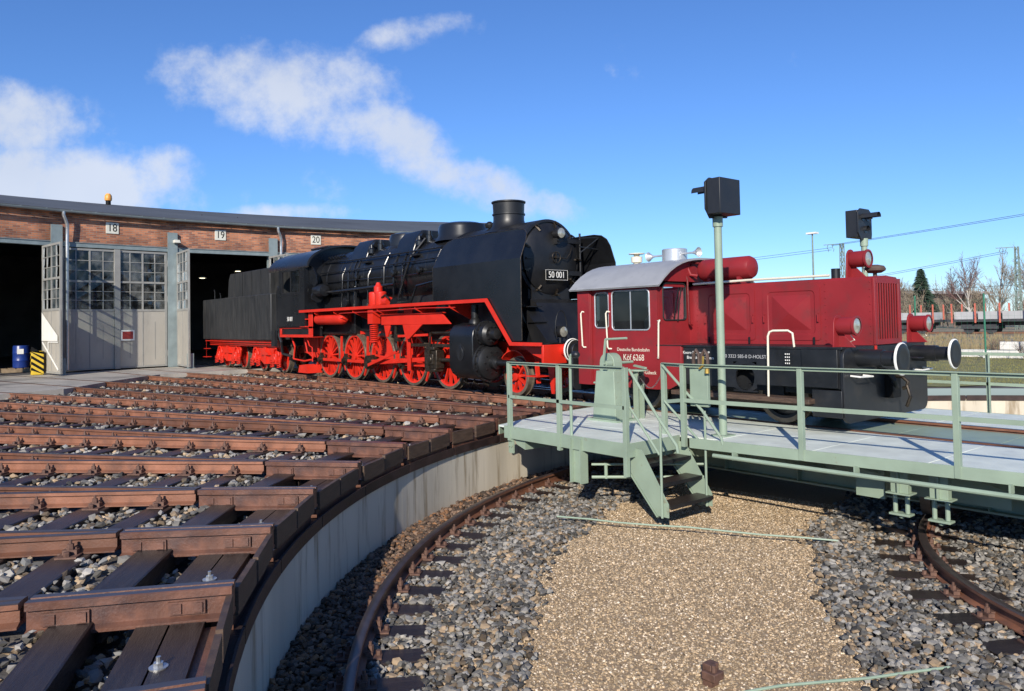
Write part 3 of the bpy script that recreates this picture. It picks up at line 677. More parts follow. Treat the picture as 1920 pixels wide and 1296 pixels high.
g = G(); g.bar(M @ Vector((.1, -.045, 1.2)), M @ Vector((1.8, -.045, .2)), .03, .05); g.bar(M @ Vector((.75, -.05, 1.21)), M @ Vector((1.8, -.05, 1.21)), .01, .04); g.bar(M @ Vector((.75, -.05, 1.21)), M @ Vector((.75, -.05, .9)), .01, .04); g.build('brace', 'white_paint', la, smooth=False)
# pendant lamps that burn inside the shed
for (x, y, z) in ((40.0, -.7, 4.15), (40.0, -2.5, 4.55)):
    p_ = thing('pendant_lamp', 'lit pendant lamp hanging in the dark shed behind the steam locomotive tender', 'lamp', (x, y, z), 'pendant lamps in the shed')
    G().lathe([(.05, .12), (.22, 0), (.2, 0), (.04, .1)], (x, y, z), 'z', 16).build('shade', 'zinc_grey', p_)
    G().lathe([(0, -.01), (.13, -.01), (.13, .02), (0, .03)], (x, y, z), 'z', 14).build('bulb', 'lamp_glow', p_)
    G().cyl((x, y, z+.1), (x, y, 7.4), .012, n=6).build('rod', 'black_paint', p_)
# barrel on pallet, hazard block, door stop posts
pa = thing('pallet', 'wooden pallet under the blue barrel inside the open doorway', 'pallet', (36.6, 7.55, 0))
for i in range(5): G().box(36.1, 37.1, 6.95+i*.25, 7.13+i*.25, .13, .155).build('board', 'pallet', pa, smooth=False)
for i in range(3): G().box(36.1+i*.45, 36.2+i*.45, 6.95, 8.13, 0, .13).build('runner', 'pallet', pa, smooth=False)
b_ = thing('barrel', 'blue plastic barrel standing on a pallet inside the open doorway', 'barrel', (36.6, 7.45, .155))
G().lathe([(0, 0), (.27, 0), (.29, .03), (.295, .28), (.305, .30), (.295, .32), (.295, .58), (.305, .60), (.295, .62), (.29, .86), (.27, .9), (0, .88)], (36.6, 7.45, .155), 'z', 28).build('body', 'blue_plastic', b_)
G().box(36.295, 36.303, 7.40, 7.62, .72, .92).build('sticker', 'white_paint', b_, smooth=False)
hz = thing('hazard_block', 'black and yellow striped guard block beside the open grey door', 'barrier', (33.45, 7.3, 0))
hb = G().box(33.3, 33.6, 7.1, 7.5, 0, .88).build('block', 'hazard_yellow', hz, .02)
for i in range(5):
    g = G(); z0 = -.12+i*.22
    g.add([(33.296, 7.505, max(0.01, z0+.30)), (33.296, 7.095, max(0.01, z0)), (33.296, 7.095, min(.87, max(0.01, z0+.11))), (33.296, 7.505, min(.87, z0+.41))], [(0, 1, 2, 3)])
    g.add([(33.296, 7.504, max(0.01, z0+.30)), (33.604, 7.504, max(.01, z0+.08)), (33.604, 7.504, max(.01, z0+.19)), (33.296, 7.504, min(.87, z0+.41))], [(0, 1, 2, 3)])
    g.build('stripe', 'black_paint', hz, smooth=False)
for x, y, w in ((32.6, 6.62, 'by the barrel doorway'), (32.75, 2.02, 'by the tender')):
    pst = thing('door_stop', 'short dark steel door stop post '+w, 'post', (x, y, 0), 'door stop posts on the apron')
    G().box(x-.11, x+.11, y-.11, y+.11, -.02, .60).build('post', 'steel_teal', pst, .01); G().box(x-.15, x+.15, y-.15, y+.15, -.02, .01).build('foot', 'steel_teal', pst)
# ================================================================== turntable bridge
def edge(u):
    if u <= 2.2: return 2.38
    return 2.38+(min(u, 6.9)-2.2)*.115
bridge = thing('turntable_bridge', 'pale green steel turntable bridge with grey chequer plate deck and railings', 'turntable', (0, 0, -1.0))
ZD = -.02
def B(g, n, m='green', bevel=0, parent=None, **k): return g.build(n, m, parent or bridge, bevel, **k)
us = [-10.4+1.30*i for i in range(13)]+[6.55]
for i in range(len(us)-1):
    a, b = us[i]+.006, us[i+1]-.006
    for q0, q1 in ((.83, .5), (.5, 0)):
        pass
    e0, e1 = edge(a), edge(b); m0, m1 = (.83+e0)/2, (.83+e1)/2
    B(G().prism([(a, .83), (b, .83), (b, m1-.005), (a, m0-.005)], ZD-.03, ZD, 'xy'), 'deck_plate', 'deck_metal', .004)
    B(G().prism([(a, m0+.005), (b, m1+.005), (b, e1), (a, e0)], ZD-.03, ZD, 'xy'), 'deck_plate', 'deck_metal', .004)
    B(G().prism([(a, -2.66), (b, -2.66), (b, -.83), (a, -.83)], ZD-.03, ZD, 'xy'), 'deck_plate', 'deck_metal', .004)
for i in range(16):
    a = -10.4+1.30*i+.006; B(G().box(a, a+1.288, -.68, .68, -.075, -.055), 'centre_plate', 'green', .004)
for a, b in ((6.55, 8.0), (8.0, 9.3), (9.3, 10.05)):
    B(G().box(a+.006, b-.006, -2.66, -.83, ZD-.03, ZD), 'deck_plate', 'deck_metal', .004)
for s in (-1, 1):
    me = G().prism([(s*GA+y, z) for y, z in rail_profile(.15)], -10.75, 10.75, 'yz').mesh('rail', 'rail_rust'); two_tone(me, 'rail_top'); link('rail', me, bridge)
# wide end platform
RE = 10.68
def plat(poly): return B(G().prism(poly, ZD-.03, ZD, 'xy'), 'deck_plate', 'deck_metal', .004)
def rim_u(v): return math.sqrt(RE*RE-v*v)
plat([(6.56, .83), (8.0, .83), (8.0, 2.78), (6.56, 2.78)])
rows = [(.83, 1.85), (1.86, 2.9), (2.91, 3.9)]
for v0, v1 in rows:
    u0 = 8.01 if v0 < 2.5 else 7.2
    for a, b in ((u0, 9.1), (9.11, None)):
        if b is None: plat([(a, v0), (rim_u(v0), v0), (rim_u((v0+v1)/2), (v0+v1)/2), (rim_u(v1), v1), (a, v1)])
        else: plat([(a, v0), (b, v0), (b, v1), (a, v1)])
plat([(7.2, 2.79), (8.0, 2.79), (8.0, 2.9), (7.2, 2.9)])
# fascias
def strip(pts, z0, z1, t=.02, name='fascia'):
    g = G()
    for p, q in zip(pts[:-1], pts[1:]): g.bar((p[0], p[1], (z0+z1)/2), (q[0], q[1], (z0+z1)/2), t, z1-z0)
    return B(g, name, 'green', .004)
strip([(-10.4, edge(-10)), (2.2, edge(2.2)), (6.9, edge(6.9))], -.155, ZD+.004)
strip([(-10.4, -2.66), (10.2, -2.66)], -.155, ZD+.004)
strip([(7.17, 3.9), (9.80, 3.9)], -.21, ZD+.004); strip([(7.17, 2.8), (7.17, 3.9)], -.21, ZD+.004)
strip([(rim_u(v), v) for v in (3.9, 3.3, 2.6, 1.9, 1.2)], -.17, ZD+.002)
# girders and cross beams
for s in (-1, 1):
    g = G(); g.box(-10.2, 10.2, s*.95-.012, s*.95+.012, -.80, -.09); g.box(-10.2, 10.2, s*.95-.13, s*.95+.13, -.82, -.795); g.box(-10.2, 10.2, s*.95-.13, s*.95+.13, -.115, -.09)
    for i in range(17): g.box(-10.2+i*1.275-.006, -10.2+i*1.275+.006, s*.95-.12, s*.95+.12, -.795, -.115)
    B(g, 'main_girder', 'green', smooth=False)
for i in range(15):
    u = -9.6+i*1.30
    e = edge(u) if u < 6.9 else 3.8
    g = G(); g.prism([(.96, -.60), (.96, -.055), (e-.03, -.055), (e-.03, -.17)], u-.008, u+.008, 'yz'); g.box(u-.05, u+.05, .96, e-.03, -.075, -.056)
    B(g, 'cross_beam', 'green', smooth=False)
    g = G(); g.prism([(-.96, -.60), (-.96, -.055), (-2.62, -.055), (-2.62, -.17)], u-.008, u+.008, 'yz'); B(g, 'cross_beam', 'green', smooth=False)
g = G(); g.box(7.25, 9.5, 3.0, 3.02, -.40, -.05); g.box(7.25, 9.5, 2.95, 3.07, -.42, -.40); B(g, 'stringer_beam', 'green', smooth=False)
g = G(); g.prism([(9.35, -.06), (9.75, -.06), (9.55, -.30), (9.35, -.36)], 3.1, 3.85, 'xz'); B(g, 'corner_bracket', 'green', smooth=False)
g = G(); g.box(9.60, 9.72, 3.86, 3.885, -.44, -.06)
for i in range(2):
    for j in range(3): g.cyl((9.63+i*.06, 3.88, -.15-j*.09), (9.63+i*.06, 3.905, -.15-j*.09), .016, n=8)
B(g, 'gusset_plate', 'green')
g = G(); g.box(8.02, 8.04, 3.80, 3.95, -.68, -.05); g.box(8.22, 8.24, 3.80, 3.95, -.68, -.05); g.box(8.04, 8.22, 3.87, 3.885, -.68, -.05); B(g, 'support_leg', 'green', smooth=False)
g = G(); g.tube([(8.0, 3.75, -.60), (6.9, 2.6, -.60)], .022); g.tube([(8.0, 3.75, -.42), (6.9, 2.6, -.42)], .018); g.cyl((7.86, 3.6, -.62), (7.86, 3.6, -.40), .025); B(g, 'tie_pipe', 'green')
B(G().tube([(6.5, edge(6.5)+.06, -.21), (-6.0, edge(-6)+.06, -.20)], .028, 10), 'conduit_pipe', 'green')
for i in range(8):
    u = 6.2-i*1.55; B(G().box(u-.01, u+.01, edge(u)-.02, edge(u)+.09, -.24, -.14), 'pipe_bracket', 'green', smooth=False)
# running wheels on the inner ring rail, hanging jack brackets below the walkway edge
for sx in (1, -1):
    for sy in (1, -1):
        c = Vector((4.57*sx, .95*sy, 0)); rd = c.normalized()
        wt = B(G().cyl(c-rd*.06+Vector((0, 0, -.71)), c+rd*.06+Vector((0, 0, -.71)), .275, n=28), 'bridge_wheel', 'tyre_steel')
        G().cyl(c-rd*.11+Vector((0, 0, -.71)), c+rd*.11+Vector((0, 0, -.71)), .07, n=14).build('hub', 'green', wt)
        for u in ((4.34, 3.90) if sx > 0 else (-4.34, -3.90)):
            v = 2.26*sy; g = G()
            g.box(u-.10, u+.10, v-.05, v+.05, -.46, -.10); g.box(u-.012, u+.012, v-.09, v+.09, -.46, -.10); g.box(u-.14, u+.14, v-.10, v+.10, -.475, -.455)
            for w in (-1, 1): g.cyl((u+w*.07, v, -.47), (u+w*.07, v, -.70), .026, n=10)
            g.box(u-.12, u+.12, v-.07, v+.07, -.725, -.70); g.cyl((u, v, -.725), (u, v, -.76), .03, n=8)
            B(g, 'jack_bracket', 'green', .004)
        g = G(); g.box(min(sx*3.4, sx*5.0), max(sx*3.4, sx*5.0), sy*1.6-.012, sy*1.6+.012, -.62, -.10); g.box(min(sx*4.62, sx*4.98), max(sx*4.62, sx*4.98), sy*2.05-.02, sy*2.05+.02, -.62, -.12); B(g, 'bearer_plate', 'green', smooth=False)
# railings
def post(u, v, z0, z1, inward=-1):
    g = G(); g.box(u-.032, u+.032, v-.006, v+.006, z0, z1); g.box(u-.032, u-.022, v, v+.06*inward, z0, z1); return B(g, 'railing_post', 'green', .003)
def rail_seg(p, q, name, w=.05, h=.012):
    g = G(); g.bar(p, q, w, h); pz = Vector((0, 0, -.022)); d = (Vector(q)-Vector(p)); side = Vector((-d.y, d.x, 0)).normalized()*.022
    g.bar(Vector(p)+pz+side, Vector(q)+pz+side, .008, .045); return B(g, name, 'green', .002)
pu = [7.0, 5.32, 3.60, 1.88, .16, -1.56, -3.28, -5.0, -6.72, -8.44, -10.16]
for u in pu: post(u, edge(u)+.015, -.15, 1.0)
for a, b in zip(pu[:-1], pu[1:]):
    rail_seg((a, edge(a)+.015, 1.005), (b, edge(b)+.015, 1.005), 'handrail'); g = G(); g.bar((a, edge(a)+.012, .50), (b, edge(b)+.012, .50), .012, .055); B(g, 'mid_rail', 'green')
fu = [6.82-1.75*i for i in range(10)]
for u in fu: post(u, -2.68, -.15, .975, 1)
for a, b in zip(fu[:-1], fu[1:]):
    rail_seg((b, -2.68, .98), (a, -2.68, .98), 'handrail'); B(G().bar((a, -2.68, .46), (b, -2.68, .46), .012, .05), 'mid_rail', 'green')
for u, z0 in ((9.66, -.24), (8.50, -.26), (7.19, -.46)): post(u, 3.92, z0, 1.0)
for a, b in ((9.66, 8.50), (8.50, 7.19)):
    rail_seg((a, 3.92, 1.005), (b, 3.92, 1.005), 'handrail'); B(G().bar((a, 3.92, .46), (b, 3.92, .46), .012, .05), 'mid_rail', 'green')
post(7.42, 2.84, -.15, 1.0)
rail_seg((7.42, 2.84, 1.005), (7.0, edge(7)+.015, 1.005), 'handrail'); B(G().bar((7.42, 2.84, .44), (7.0, edge(7)+.01, .50), .012, .05), 'mid_rail', 'green')
# stairs
stair = [];
for v in (3.74, 2.82):
    B(G().prism([(7.26, -.10), (7.26, -.42), (6.80, -.93), (6.62, -.93), (6.62, -.76), (7.06, -.10)], v-.008, v+.008, 'xz'), 'stair_stringer', 'green')
    B(G().bar((7.27, v, -.44), (6.80, v, -.95), .05, .008), 'stringer_flange', 'green')
for i, (u, z) in enumerate(((7.10, -.28), (6.92, -.53), (6.74, -.78))):
    B(G().box(u-.14, u+.13, 2.83, 3.73, z-.035, z), 'stair_tread', 'sleeper', .006); B(G().box(u-.15, u-.138, 2.83, 3.73, z-.045, z+.002), 'tread_edge', 'frame_black')
for v in (3.80, 2.86):
    g = G(); g.tube([(7.20 if v > 3 else 7.40, v, .97), (6.72, v, .37), (6.42, v, .03), (6.40, v, -.06)], .020); g.tube([(7.20 if v > 3 else 7.38, v, .46), (6.70, v, -.12)], .017); B(g, 'stair_handrail', 'green')
    B(G().tube([(6.68, v, .37), (6.68, v, -.93)], .017), 'stair_post', 'green')
# winch with cranks
wx, wy = 9.03, 2.22
w_ = thing('hand_winch', 'pale green hand winch with crank handles on the bridge platform', 'winch', (wx, wy, ZD))
g = G(); g.add([(wx-.27, wy-.20, ZD+.03), (wx+.25, wy-.20, ZD+.03), (wx+.25, wy+.20, ZD+.03), (wx-.27, wy+.20, ZD+.03), (wx-.20, wy-.15, .80), (wx+.20, wy-.15, .80), (wx+.20, wy+.15, .80), (wx-.20, wy+.15, .80)], [(0, 3, 2, 1), (4, 5, 6, 7), (0, 1, 5, 4), (1, 2, 6, 5), (2, 3, 7, 6), (3, 0, 4, 7)])
g.build('housing', 'green', w_, .008)
G().box(wx-.34, wx+.34, wy-.25, wy+.25, ZD, ZD+.03).build('base_plate', 'green_worn', w_)
G().prism([(wx-.17, .78)]+arc(wx, .93, .165, 180, 0, 10)+[(wx+.17, .78)], wy-.10, wy+.10, 'xz').build('gear_cover', 'green', w_, .008)
G().cyl((wx-.10, wy-.42, .93), (wx-.10, wy+.30, .93), .025).build('shaft', 'green', w_)
G().cyl((wx-.10, wy+.12, .93), (wx-.10, wy+.24, .93), .06, .045).build('bearing', 'green', w_)
g = G(); g.bar((wx-.10, wy+.28, .93), (wx-.16, wy+.28, 1.33), .03, .03); g.cyl((wx-.16, wy+.28, 1.33), (wx-.62, wy+.28, 1.35), .018); g.build('crank_handle', 'green_worn', w_)
g = G(); g.bar((wx+.12, wy-.30, .93), (wx+.22, wy-.30, .56), .03, .03); g.cyl((wx+.22, wy-.30, .56), (wx+.66, wy-.26, .55), .018); g.build('crank_handle', 'green_worn', w_)
lv = thing('locking_stand', 'slim green locking lever stand with plate top on the bridge platform', 'lever', (8.82, 1.78, ZD))
for dy in (-.07, .07): G().box(8.77, 8.87, 1.78+dy-.012, 1.78+dy+.012, ZD, .78).build('upright', 'green', lv)
G().cyl((8.82, 1.78, .78), (8.82, 1.78, .80), .17, n=20).build('top_plate', 'green', lv); G().box(8.74, 8.90, 1.70, 1.86, .58, .70).build('lock', 'frame_black', lv, .01)
G().bar((8.66, 1.78, .83), (8.98, 1.70, .86), .05, .03).build('lever_arm', 'green_worn', lv)
ps = thing('pipe_stand', 'thin green standpipe with a black nozzle at the platform railing', 'pipe', (8.28, 3.86, -.1))
G().tube([(8.28, 3.865, -.10), (8.28, 3.865, 1.10), (8.26, 3.865, 1.14), (8.20, 3.865, 1.15)], .022, 10).build('pipe', 'green_worn', ps); G().lathe([(.03, 0), (.05, -.02), (.05, -.09), (.03, -.12)], (8.22, 3.865, 1.15), 'x', 14).build('nozzle', 'frame_black', ps)
ch = thing('safety_chain', 'thin safety chain slung between the railing and the locking stand', 'chain', (7.42, 2.84, 1.0))
pts = [Vector((7.42, 2.80, .93)).lerp(Vector((8.74, 1.82, .66)), i/30)-Vector((0, 0, .22*math.sin(math.pi*i/30))) for i in range(31)]
for i in range(30):
    g = G(); d = (pts[i+1]-pts[i]); m_ = (pts[i]+pts[i+1])/2; s_ = d.normalized().cross(Vector((0, 0, 1) if i % 2 else (0, 1, 0))).normalized()*.010
    g.tube([pts[i]-d*.15, m_+s_, pts[i+1]+d*.15, m_-s_], .0035, 5, closed=True); g.build('link', 'chain_steel', ch)
bx = thing('clamp_box', 'pale green chequer plate box with rusty clamps hung on the railing', 'box', (6.86, 2.86, .4))
G().box(6.62, 6.92, 2.80, 2.86, .42, .98).build('box', 'green', bx, .006)
for i in range(2):
    x = 6.68+i*.14; g = G(); g.tube([(x-.05, 2.83, .95), (x-.045, 2.83, 1.14), (x, 2.83, 1.20), (x+.045, 2.83, 1.14), (x+.05, 2.83, .97)], .026, 8); g.build('clamp', 'brown_iron', bx)
G().tube([(6.65, 2.90, 1.12), (6.66, 2.90, .99), (6.72, 2.90, .95)], .016).build('brass_hook', 'brass', bx); G().lathe([(0, 0), (.035, .01), (.03, .07), (0, .08)], (6.60, 2.89, .88), 'z', 12).build('brass_knob', 'brass', bx)
# signals on the bridge
def signal(u, v, ztop, facing, label, zb=ZD):
    t = thing('bridge_signal', label, 'signal', (u, v, zb), 'shunting signals on the turntable bridge')
    G().cyl((u, v, zb), (u, v, ztop), .055, n=20).build('mast', 'green', t); G().cyl((u, v, ztop-.14), (u, v, ztop), .072, n=20).build('collar', 'green', t); G().box(u-.12, u+.12, v-.12, v+.12, zb, zb+.02).build('base_plate', 'green', t)
    f = facing; z0, z1 = ztop+.02, ztop+.52
    G().box(u-f*.22 if f > 0 else u+f*.0, u+.0 if f > 0 else u+.22, v-.24, v+.24, z0, z1).build('case', 'signal_black', t, .008)
    x0 = u+f*.0; g = G(); g.prism([(v-.24, z0-.02), (v+.16, z0-.05), (v+.26, z0+.08), (v+.26, z1-.04), (v+.16, z1+.03), (v-.16, z1+.03), (v-.26, z1-.04), (v-.26, z0+.06)], x0+f*.002, x0+f*.03, 'yz'); g.build('background_plate', 'signal_black', t, .004)
    for dz, dy, ln in ((.36, .08, .30), (.36, -.10, .06), (.14, 0, .06)):
        gg = G(); n_ = 10; vs = []
        for xx in (x0+f*.03, x0+f*(.03+ln)):
            for i in range(n_+1):
                a = R_(-10+200*i/n_); vs.append((xx, v+dy+.075*math.cos(a), z0+dz+.075*math.sin(a)))
        gg.add(vs, [(i, i+1, n_+1+i+1, n_+1+i) for i in range(n_)]); gg.build('hood', 'signal_black', t); G().cyl((x0+f*.03, v+dy, z0+dz), (x0+f*.038, v+dy, z0+dz), .06, n=16).build('lens', 'window_dark', t)
    return t
signal(6.70, 2.42, 3.08, 1, 'tall green mast with black signal box beside the clamp box')
signal(6.95, -2.40, 3.06, -1, 'green mast with black shunting signal behind the red locomotive bonnet')
# ================================================================== small red diesel shunter on the bridge
kf = thing('diesel_shunter', 'small red diesel shunting locomotive with grey cab roof on the turntable bridge', 'locomotive', (8, 0, 0))
def K(g, n, m='koef_red', parent=None, bevel=.006, **k): return g.build(n, m, parent or kf, bevel, **k)
def spoked_wheel(c, R, side, owner, nsp=0, m='loco_red', tyre='tyre_steel', cw=None, rim=.07, thick=.13, pin=None):
    """wheel with axis along y; side = +1 outer face towards +y"""
    x, y, z = c
    g = G()
    n = 40
    g.lathe([(R-rim, -thick/2), (R-rim-.045, -thick/2+.01), (R-rim-.045, thick/2-.01), (R-rim, thick/2)], (x, y, z), 'y', n, caps=False)
    hub = .12 if R > .5 else .09
    g.lathe([(0, -thick*.7), (hub, -thick*.7), (hub, thick*.75), (hub*.6, thick*.8), (0, thick*.8)], (x, y, z), 'y', 20, caps=False)
    if nsp:
        for i in range(nsp):
            a = 2*math.pi*(i+.3)/nsp; d = Vector((math.cos(a), 0, math.sin(a)))
            g.bar(Vector((x, y, z))+d*hub*.8, Vector((x, y, z))+d*(R-rim-.02), .045 if R > .5 else .05, .07, (0, 1, 0))
    else:
        g.lathe([(hub, -.012), (R-rim-.03, -.03), (R-rim-.03, .0), (hub, .03)], (x, y, z), 'y', n, caps=False)
    if cw:
        a0, sp = cw; pts = arc(x, z, R-rim-.03, a0-sp, a0+sp, 12)+[(x+.25*math.cos(R_(a0+sp)), z+.25*math.sin(R_(a0+sp))), (x+.25*math.cos(R_(a0-sp)), z+.25*math.sin(R_(a0-sp)))]
        g.prism(pts, y-thick*.4, y+side*thick*.45, 'xz')
    o = g.build('wheel', m, owner)
    s = -side
    G().lathe([(R-rim, -thick/2), (R, -thick/2), (R, thick/2-.0), (R-rim, thick/2)], (x, y, z), 'y', 56, caps=False).build('tyre', tyre, o, .004)
    y0 = y+s*thick/2
    G().lathe([(R-.01, min(0, s*.03)), (R+.028, min(0, s*.03)), (R+.028, max(0, s*.03)), (R-.01, max(0, s*.03))], (x, y0, z), 'y', 56, caps=False).build('flange', tyre, o)
    return o
# underframe
K(G().prism(rrect(-1.33, 1.33, .14, 1.2, .16), 5.48, 5.53, 'yz'), 'front_plate', 'frame_black')
K(G().prism(rrect(-1.33, 1.33, .30, 1.2, .12), 10.88, 10.93, 'yz'), 'rear_plate', 'frame_black')
for s in (1, -1):
    y = s*1.29
    # side frame with oval opening
    ov = [(7.07+.17*math.cos(R_(a)), .72+.20*math.sin(R_(a))) for a in range(0, 360, 20)]
    g = G()
    L_ = [(5.53, .62), (6.9, .62)]
    g.box(5.53, 6.86, y-.02, y+.02, .62, 1.2); g.box(7.28, 8.72, y-.02, y+.02, .56, 1.2); g.box(6.86, 7.28, y-.02, y+.02, .96, 1.2); g.box(6.86, 7.28, y-.02, y+.02, .50, .52)
    top = [(6.86, .96), (7.28, .96)]; 
    # ring filling between rectangle and oval
    rect = []
    for a in range(0, 360, 20):
        c_, s_ = math.cos(R_(a)), math.sin(R_(a)); k_ = min(.21/abs(c_) if abs(c_) > 1e-6 else 9, .22/abs(s_) if abs(s_) > 1e-6 else 9); rect.append((7.07+c_*k_, .74+s_*k_))
    n_ = len(ov); vs = [(a, y+.02*s, b) for a, b in ov]+[(a, y+.02*s, b) for a, b in rect]+[(a, y-.02*s, b) for a, b in ov]
    g.add(vs, [(i, (i+1) % n_, n_+(i+1) % n_, n_+i) for i in range(n_)]+[(i, (i+1) % n_, 2*n_+(i+1) % n_, 2*n_+i) for i in range(n_)])
    K(g, 'side_frame', 'frame_black', bevel=0, smooth=False)
    K(G().box(5.50, 5.94, s*1.05 if s > 0 else -1.36, 1.36 if s > 0 else -1.05, .22, .60), 'sand_box', 'frame_black')
    K(G().box(5.56, 6.10, min(s*1.29, s*1.345), max(s*1.29, s*1.345), .63, 1.17), 'battery_box', 'frame_black')
    K(G().box(5.9, 8.35, min(s*1.22, s*1.52), max(s*1.22, s*1.52), .40, .47), 'footboard', 'board_wood'); K(G().box(5.9, 8.35, min(s*1.24, s*1.30), max(s*1.24, s*1.30), .28, .40), 'footboard_beam', 'board_wood')
    for u in (6.75, 9.55): spoked_wheel((u, s*.72, .425), .425, s, kf, 0, 'frame_black')
    for u in (6.75, 9.55):
        g = G(); g.box(u-.16, u+.16, s*.95-.08, s*.95+.08, .28, .60); g.box(u-.45, u+.45, s*.98-.04, s*.98+.04, .60, .66); K(g, 'axle_box', 'frame_black')
K(G().box(5.53, 10.88, -1.0, 1.0, .50, .90), 'chassis', 'frame_black'); K(G().box(5.5, 8.75, -1.33, 1.33, 1.17, 1.205), 'platform', 'frame_black')
K(G().box(5.6, 10.7, -.6, .6, .2, .5), 'drive_case', 'frame_black')
# bonnet
def hv(u): return .42+(u-5.49)/(8.72-5.49)*.08
g = G(); vs = []
for u in (5.49, 8.74):
    w = hv(u); vs += [(u, -w, 1.2), (u, -w, 2.17), (u, -w+.05, 2.215), (u, 0, 2.235), (u, w-.05, 2.215), (u, w, 2.17), (u, w, 1.2)]
g.add(vs, [(i, i+1, 8+i, 7+i) for i in range(6)]+[(6, 5, 4, 3, 2, 1, 0), tuple(range(7, 14))]); K(g, 'bonnet', 'koef_red', bevel=0, ang=25)
for s in (1, -1):
    for a, b in ((6.28, 7.26), (7.41, 8.40)):
        ya, yb = s*(hv(a)+.012), s*(hv(b)+.012); ym = (ya+yb)/2
        g = G(); po = rrect(a, b, 1.27, 2.13, .05); pi_ = rrect(a+.085, b-.085, 1.36, 2.05, .07); n_ = len(po)
        yy = lambda u: s*(hv(u)+.014)
        vs = [(u, yy(u)-s*.02, z) for u, z in po]+[(u, yy(u), z) for u, z in po]+[(u, yy(u), z) for u, z in pi_]+[(u, yy(u)-s*.010, z) for u, z in rrect(a+.10, b-.10, 1.375, 2.035, .06)]
        fs = []
        for q in range(3): fs += [(q*n_+i, q*n_+(i+1) % n_, (q+1)*n_+(i+1) % n_, (q+1)*n_+i) for i in range(n_)]
        c_ = len(vs); mu, mz = (a+b)/2, 1.70
        k4 = [(a+.16, 1.43), (b-.16, 1.43), (b-.16, 1.98), (a+.16, 1.98)]
        vs += [(mu, yy(mu)+s*.055, mz)]
        # field then raised pyramid
        base = len(vs); vs += [(u, yy(u)-s*.010, z) for u, z in k4]
        fs += [(base+i, base+(i+1) % 4, c_) for i in range(4)]
        ring_ = list(range(3*n_, 4*n_))
        # connect inner ring to pyramid base
        q4 = n_//4
        for c4 in range(4):
            order = [2, 3, 0, 1][c4]
            seg = ring_[c4*q4:(c4+1)*q4]
            for i in range(len(seg)-1): fs.append((seg[i], seg[i+1], base+order))
            nx = ring_[((c4+1)*q4) % n_]; fs.append((seg[-1], nx, base+[2, 3, 0, 1][(c4+1) % 4], base+order))
        g.add(vs, fs); d = K(g, 'bonnet_door', 'koef_red', bevel=0, ang=8)
        for z in (1.62,):
            for e in (a+.03, b-.03): G().tube([(e, yy(e), z-.07), (e, yy(e)+s*.035, z-.06), (e, yy(e)+s*.035, z+.06), (e, yy(e), z+.07)], .008, 6).build('handle', 'koef_red', d)
        for e in (a+.1, b-.1): G().bar((e, yy(e)+s*.015, 1.22), (e, yy(e)+s*.02, 1.32), .02, .025).build('latch', 'frame_black', d)
    for uu in (5.52, 6.2, 8.55):
        g = G()
        for i in range(9): g.lathe([(.011, 0), (.008, s*.007), (0, s*.009)], (uu, s*(hv(uu)), 1.27+i*.108), 'y', 8, caps=False)
        K(g, 'rivet_row', 'koef_red', bevel=0)
# radiator grille
fr = K(G().box(5.475, 5.492, -.36, .36, 1.27, 2.12), 'grille_recess', 'black_paint', bevel=0)
g = G(); g.box(5.45, 5.49, -.42, -.35, 1.21, 2.19); g.box(5.45, 5.49, .35, .42, 1.21, 2.19); g.box(5.45, 5.49, -.35, .35, 2.11, 2.19); g.box(5.45, 5.49, -.35, .35, 1.21, 1.29); K(g, 'grille_frame')
for i in range(9): K(G().box(5.446, 5.466, -.328+i*.0795, -.328+i*.0795+.020, 1.28, 2.12), 'grille_slat', bevel=.002)
# cab
CW = 1.35
def wall_with_window(pl, x0, x1, z0, z1, win, pos, t, name, axis):
    a, b, c, d = win; g = G()
    for q in ((x0, a, z0, z1), (b, x1, z0, z1), (a, b, z0, c), (a, b, d, z1)):
        if q[1]-q[0] < .005 or q[3]-q[2] < .005: continue
        if axis == 'y': g.box(q[0], q[1], pos-t, pos+t, q[2], q[3])
        else: g.box(pos-t, pos+t, q[0], q[1], q[2], q[3])
    o = K(g, name, 'koef_red', bevel=0, smooth=False)
    # corner fillets + rim + glass
    def P3(p, off): return (p[0], pos+off, p[1]) if axis == 'y' else (pos+off, p[0], p[1])
    rr_ = rrect(a, b, c, d, .07, 5); rect = []
    n_ = len(rr_)
    for i, p_ in enumerate(rr_):
        qd = i*4//n_; rect.append([(b, d), (a, d), (a, c), (b, c)][qd])
    g = G(); vs = [P3(p_, t) for p_ in rr_]+[P3(p_, t) for p_ in rect]+[P3(p_, -t) for p_ in rr_]+[P3(p_, -t) for p_ in rect]
    g.add(vs, [(i, (i+1) % n_, n_+(i+1) % n_, n_+i) for i in range(n_)]+[(2*n_+i, 2*n_+(i+1) % n_, 3*n_+(i+1) % n_, 3*n_+i) for i in range(n_)]+[(i, (i+1) % n_, 2*n_+(i+1) % n_, 2*n_+i) for i in range(n_)])
    g.build('window_corner', 'koef_red', o, smooth=False)
    G().tube([P3(p_, pl*(t+.004)) for p_ in rr_], .014, 6, closed=True).build('window_rim', 'rubber' if name == 'front_wall' else 'silver', o)
    g = G(); g.add([P3(p_, 0) for p_ in rr_], [tuple(range(n_))]); g.build('window_pane', 'cab_glass', o, smooth=False)
    return o
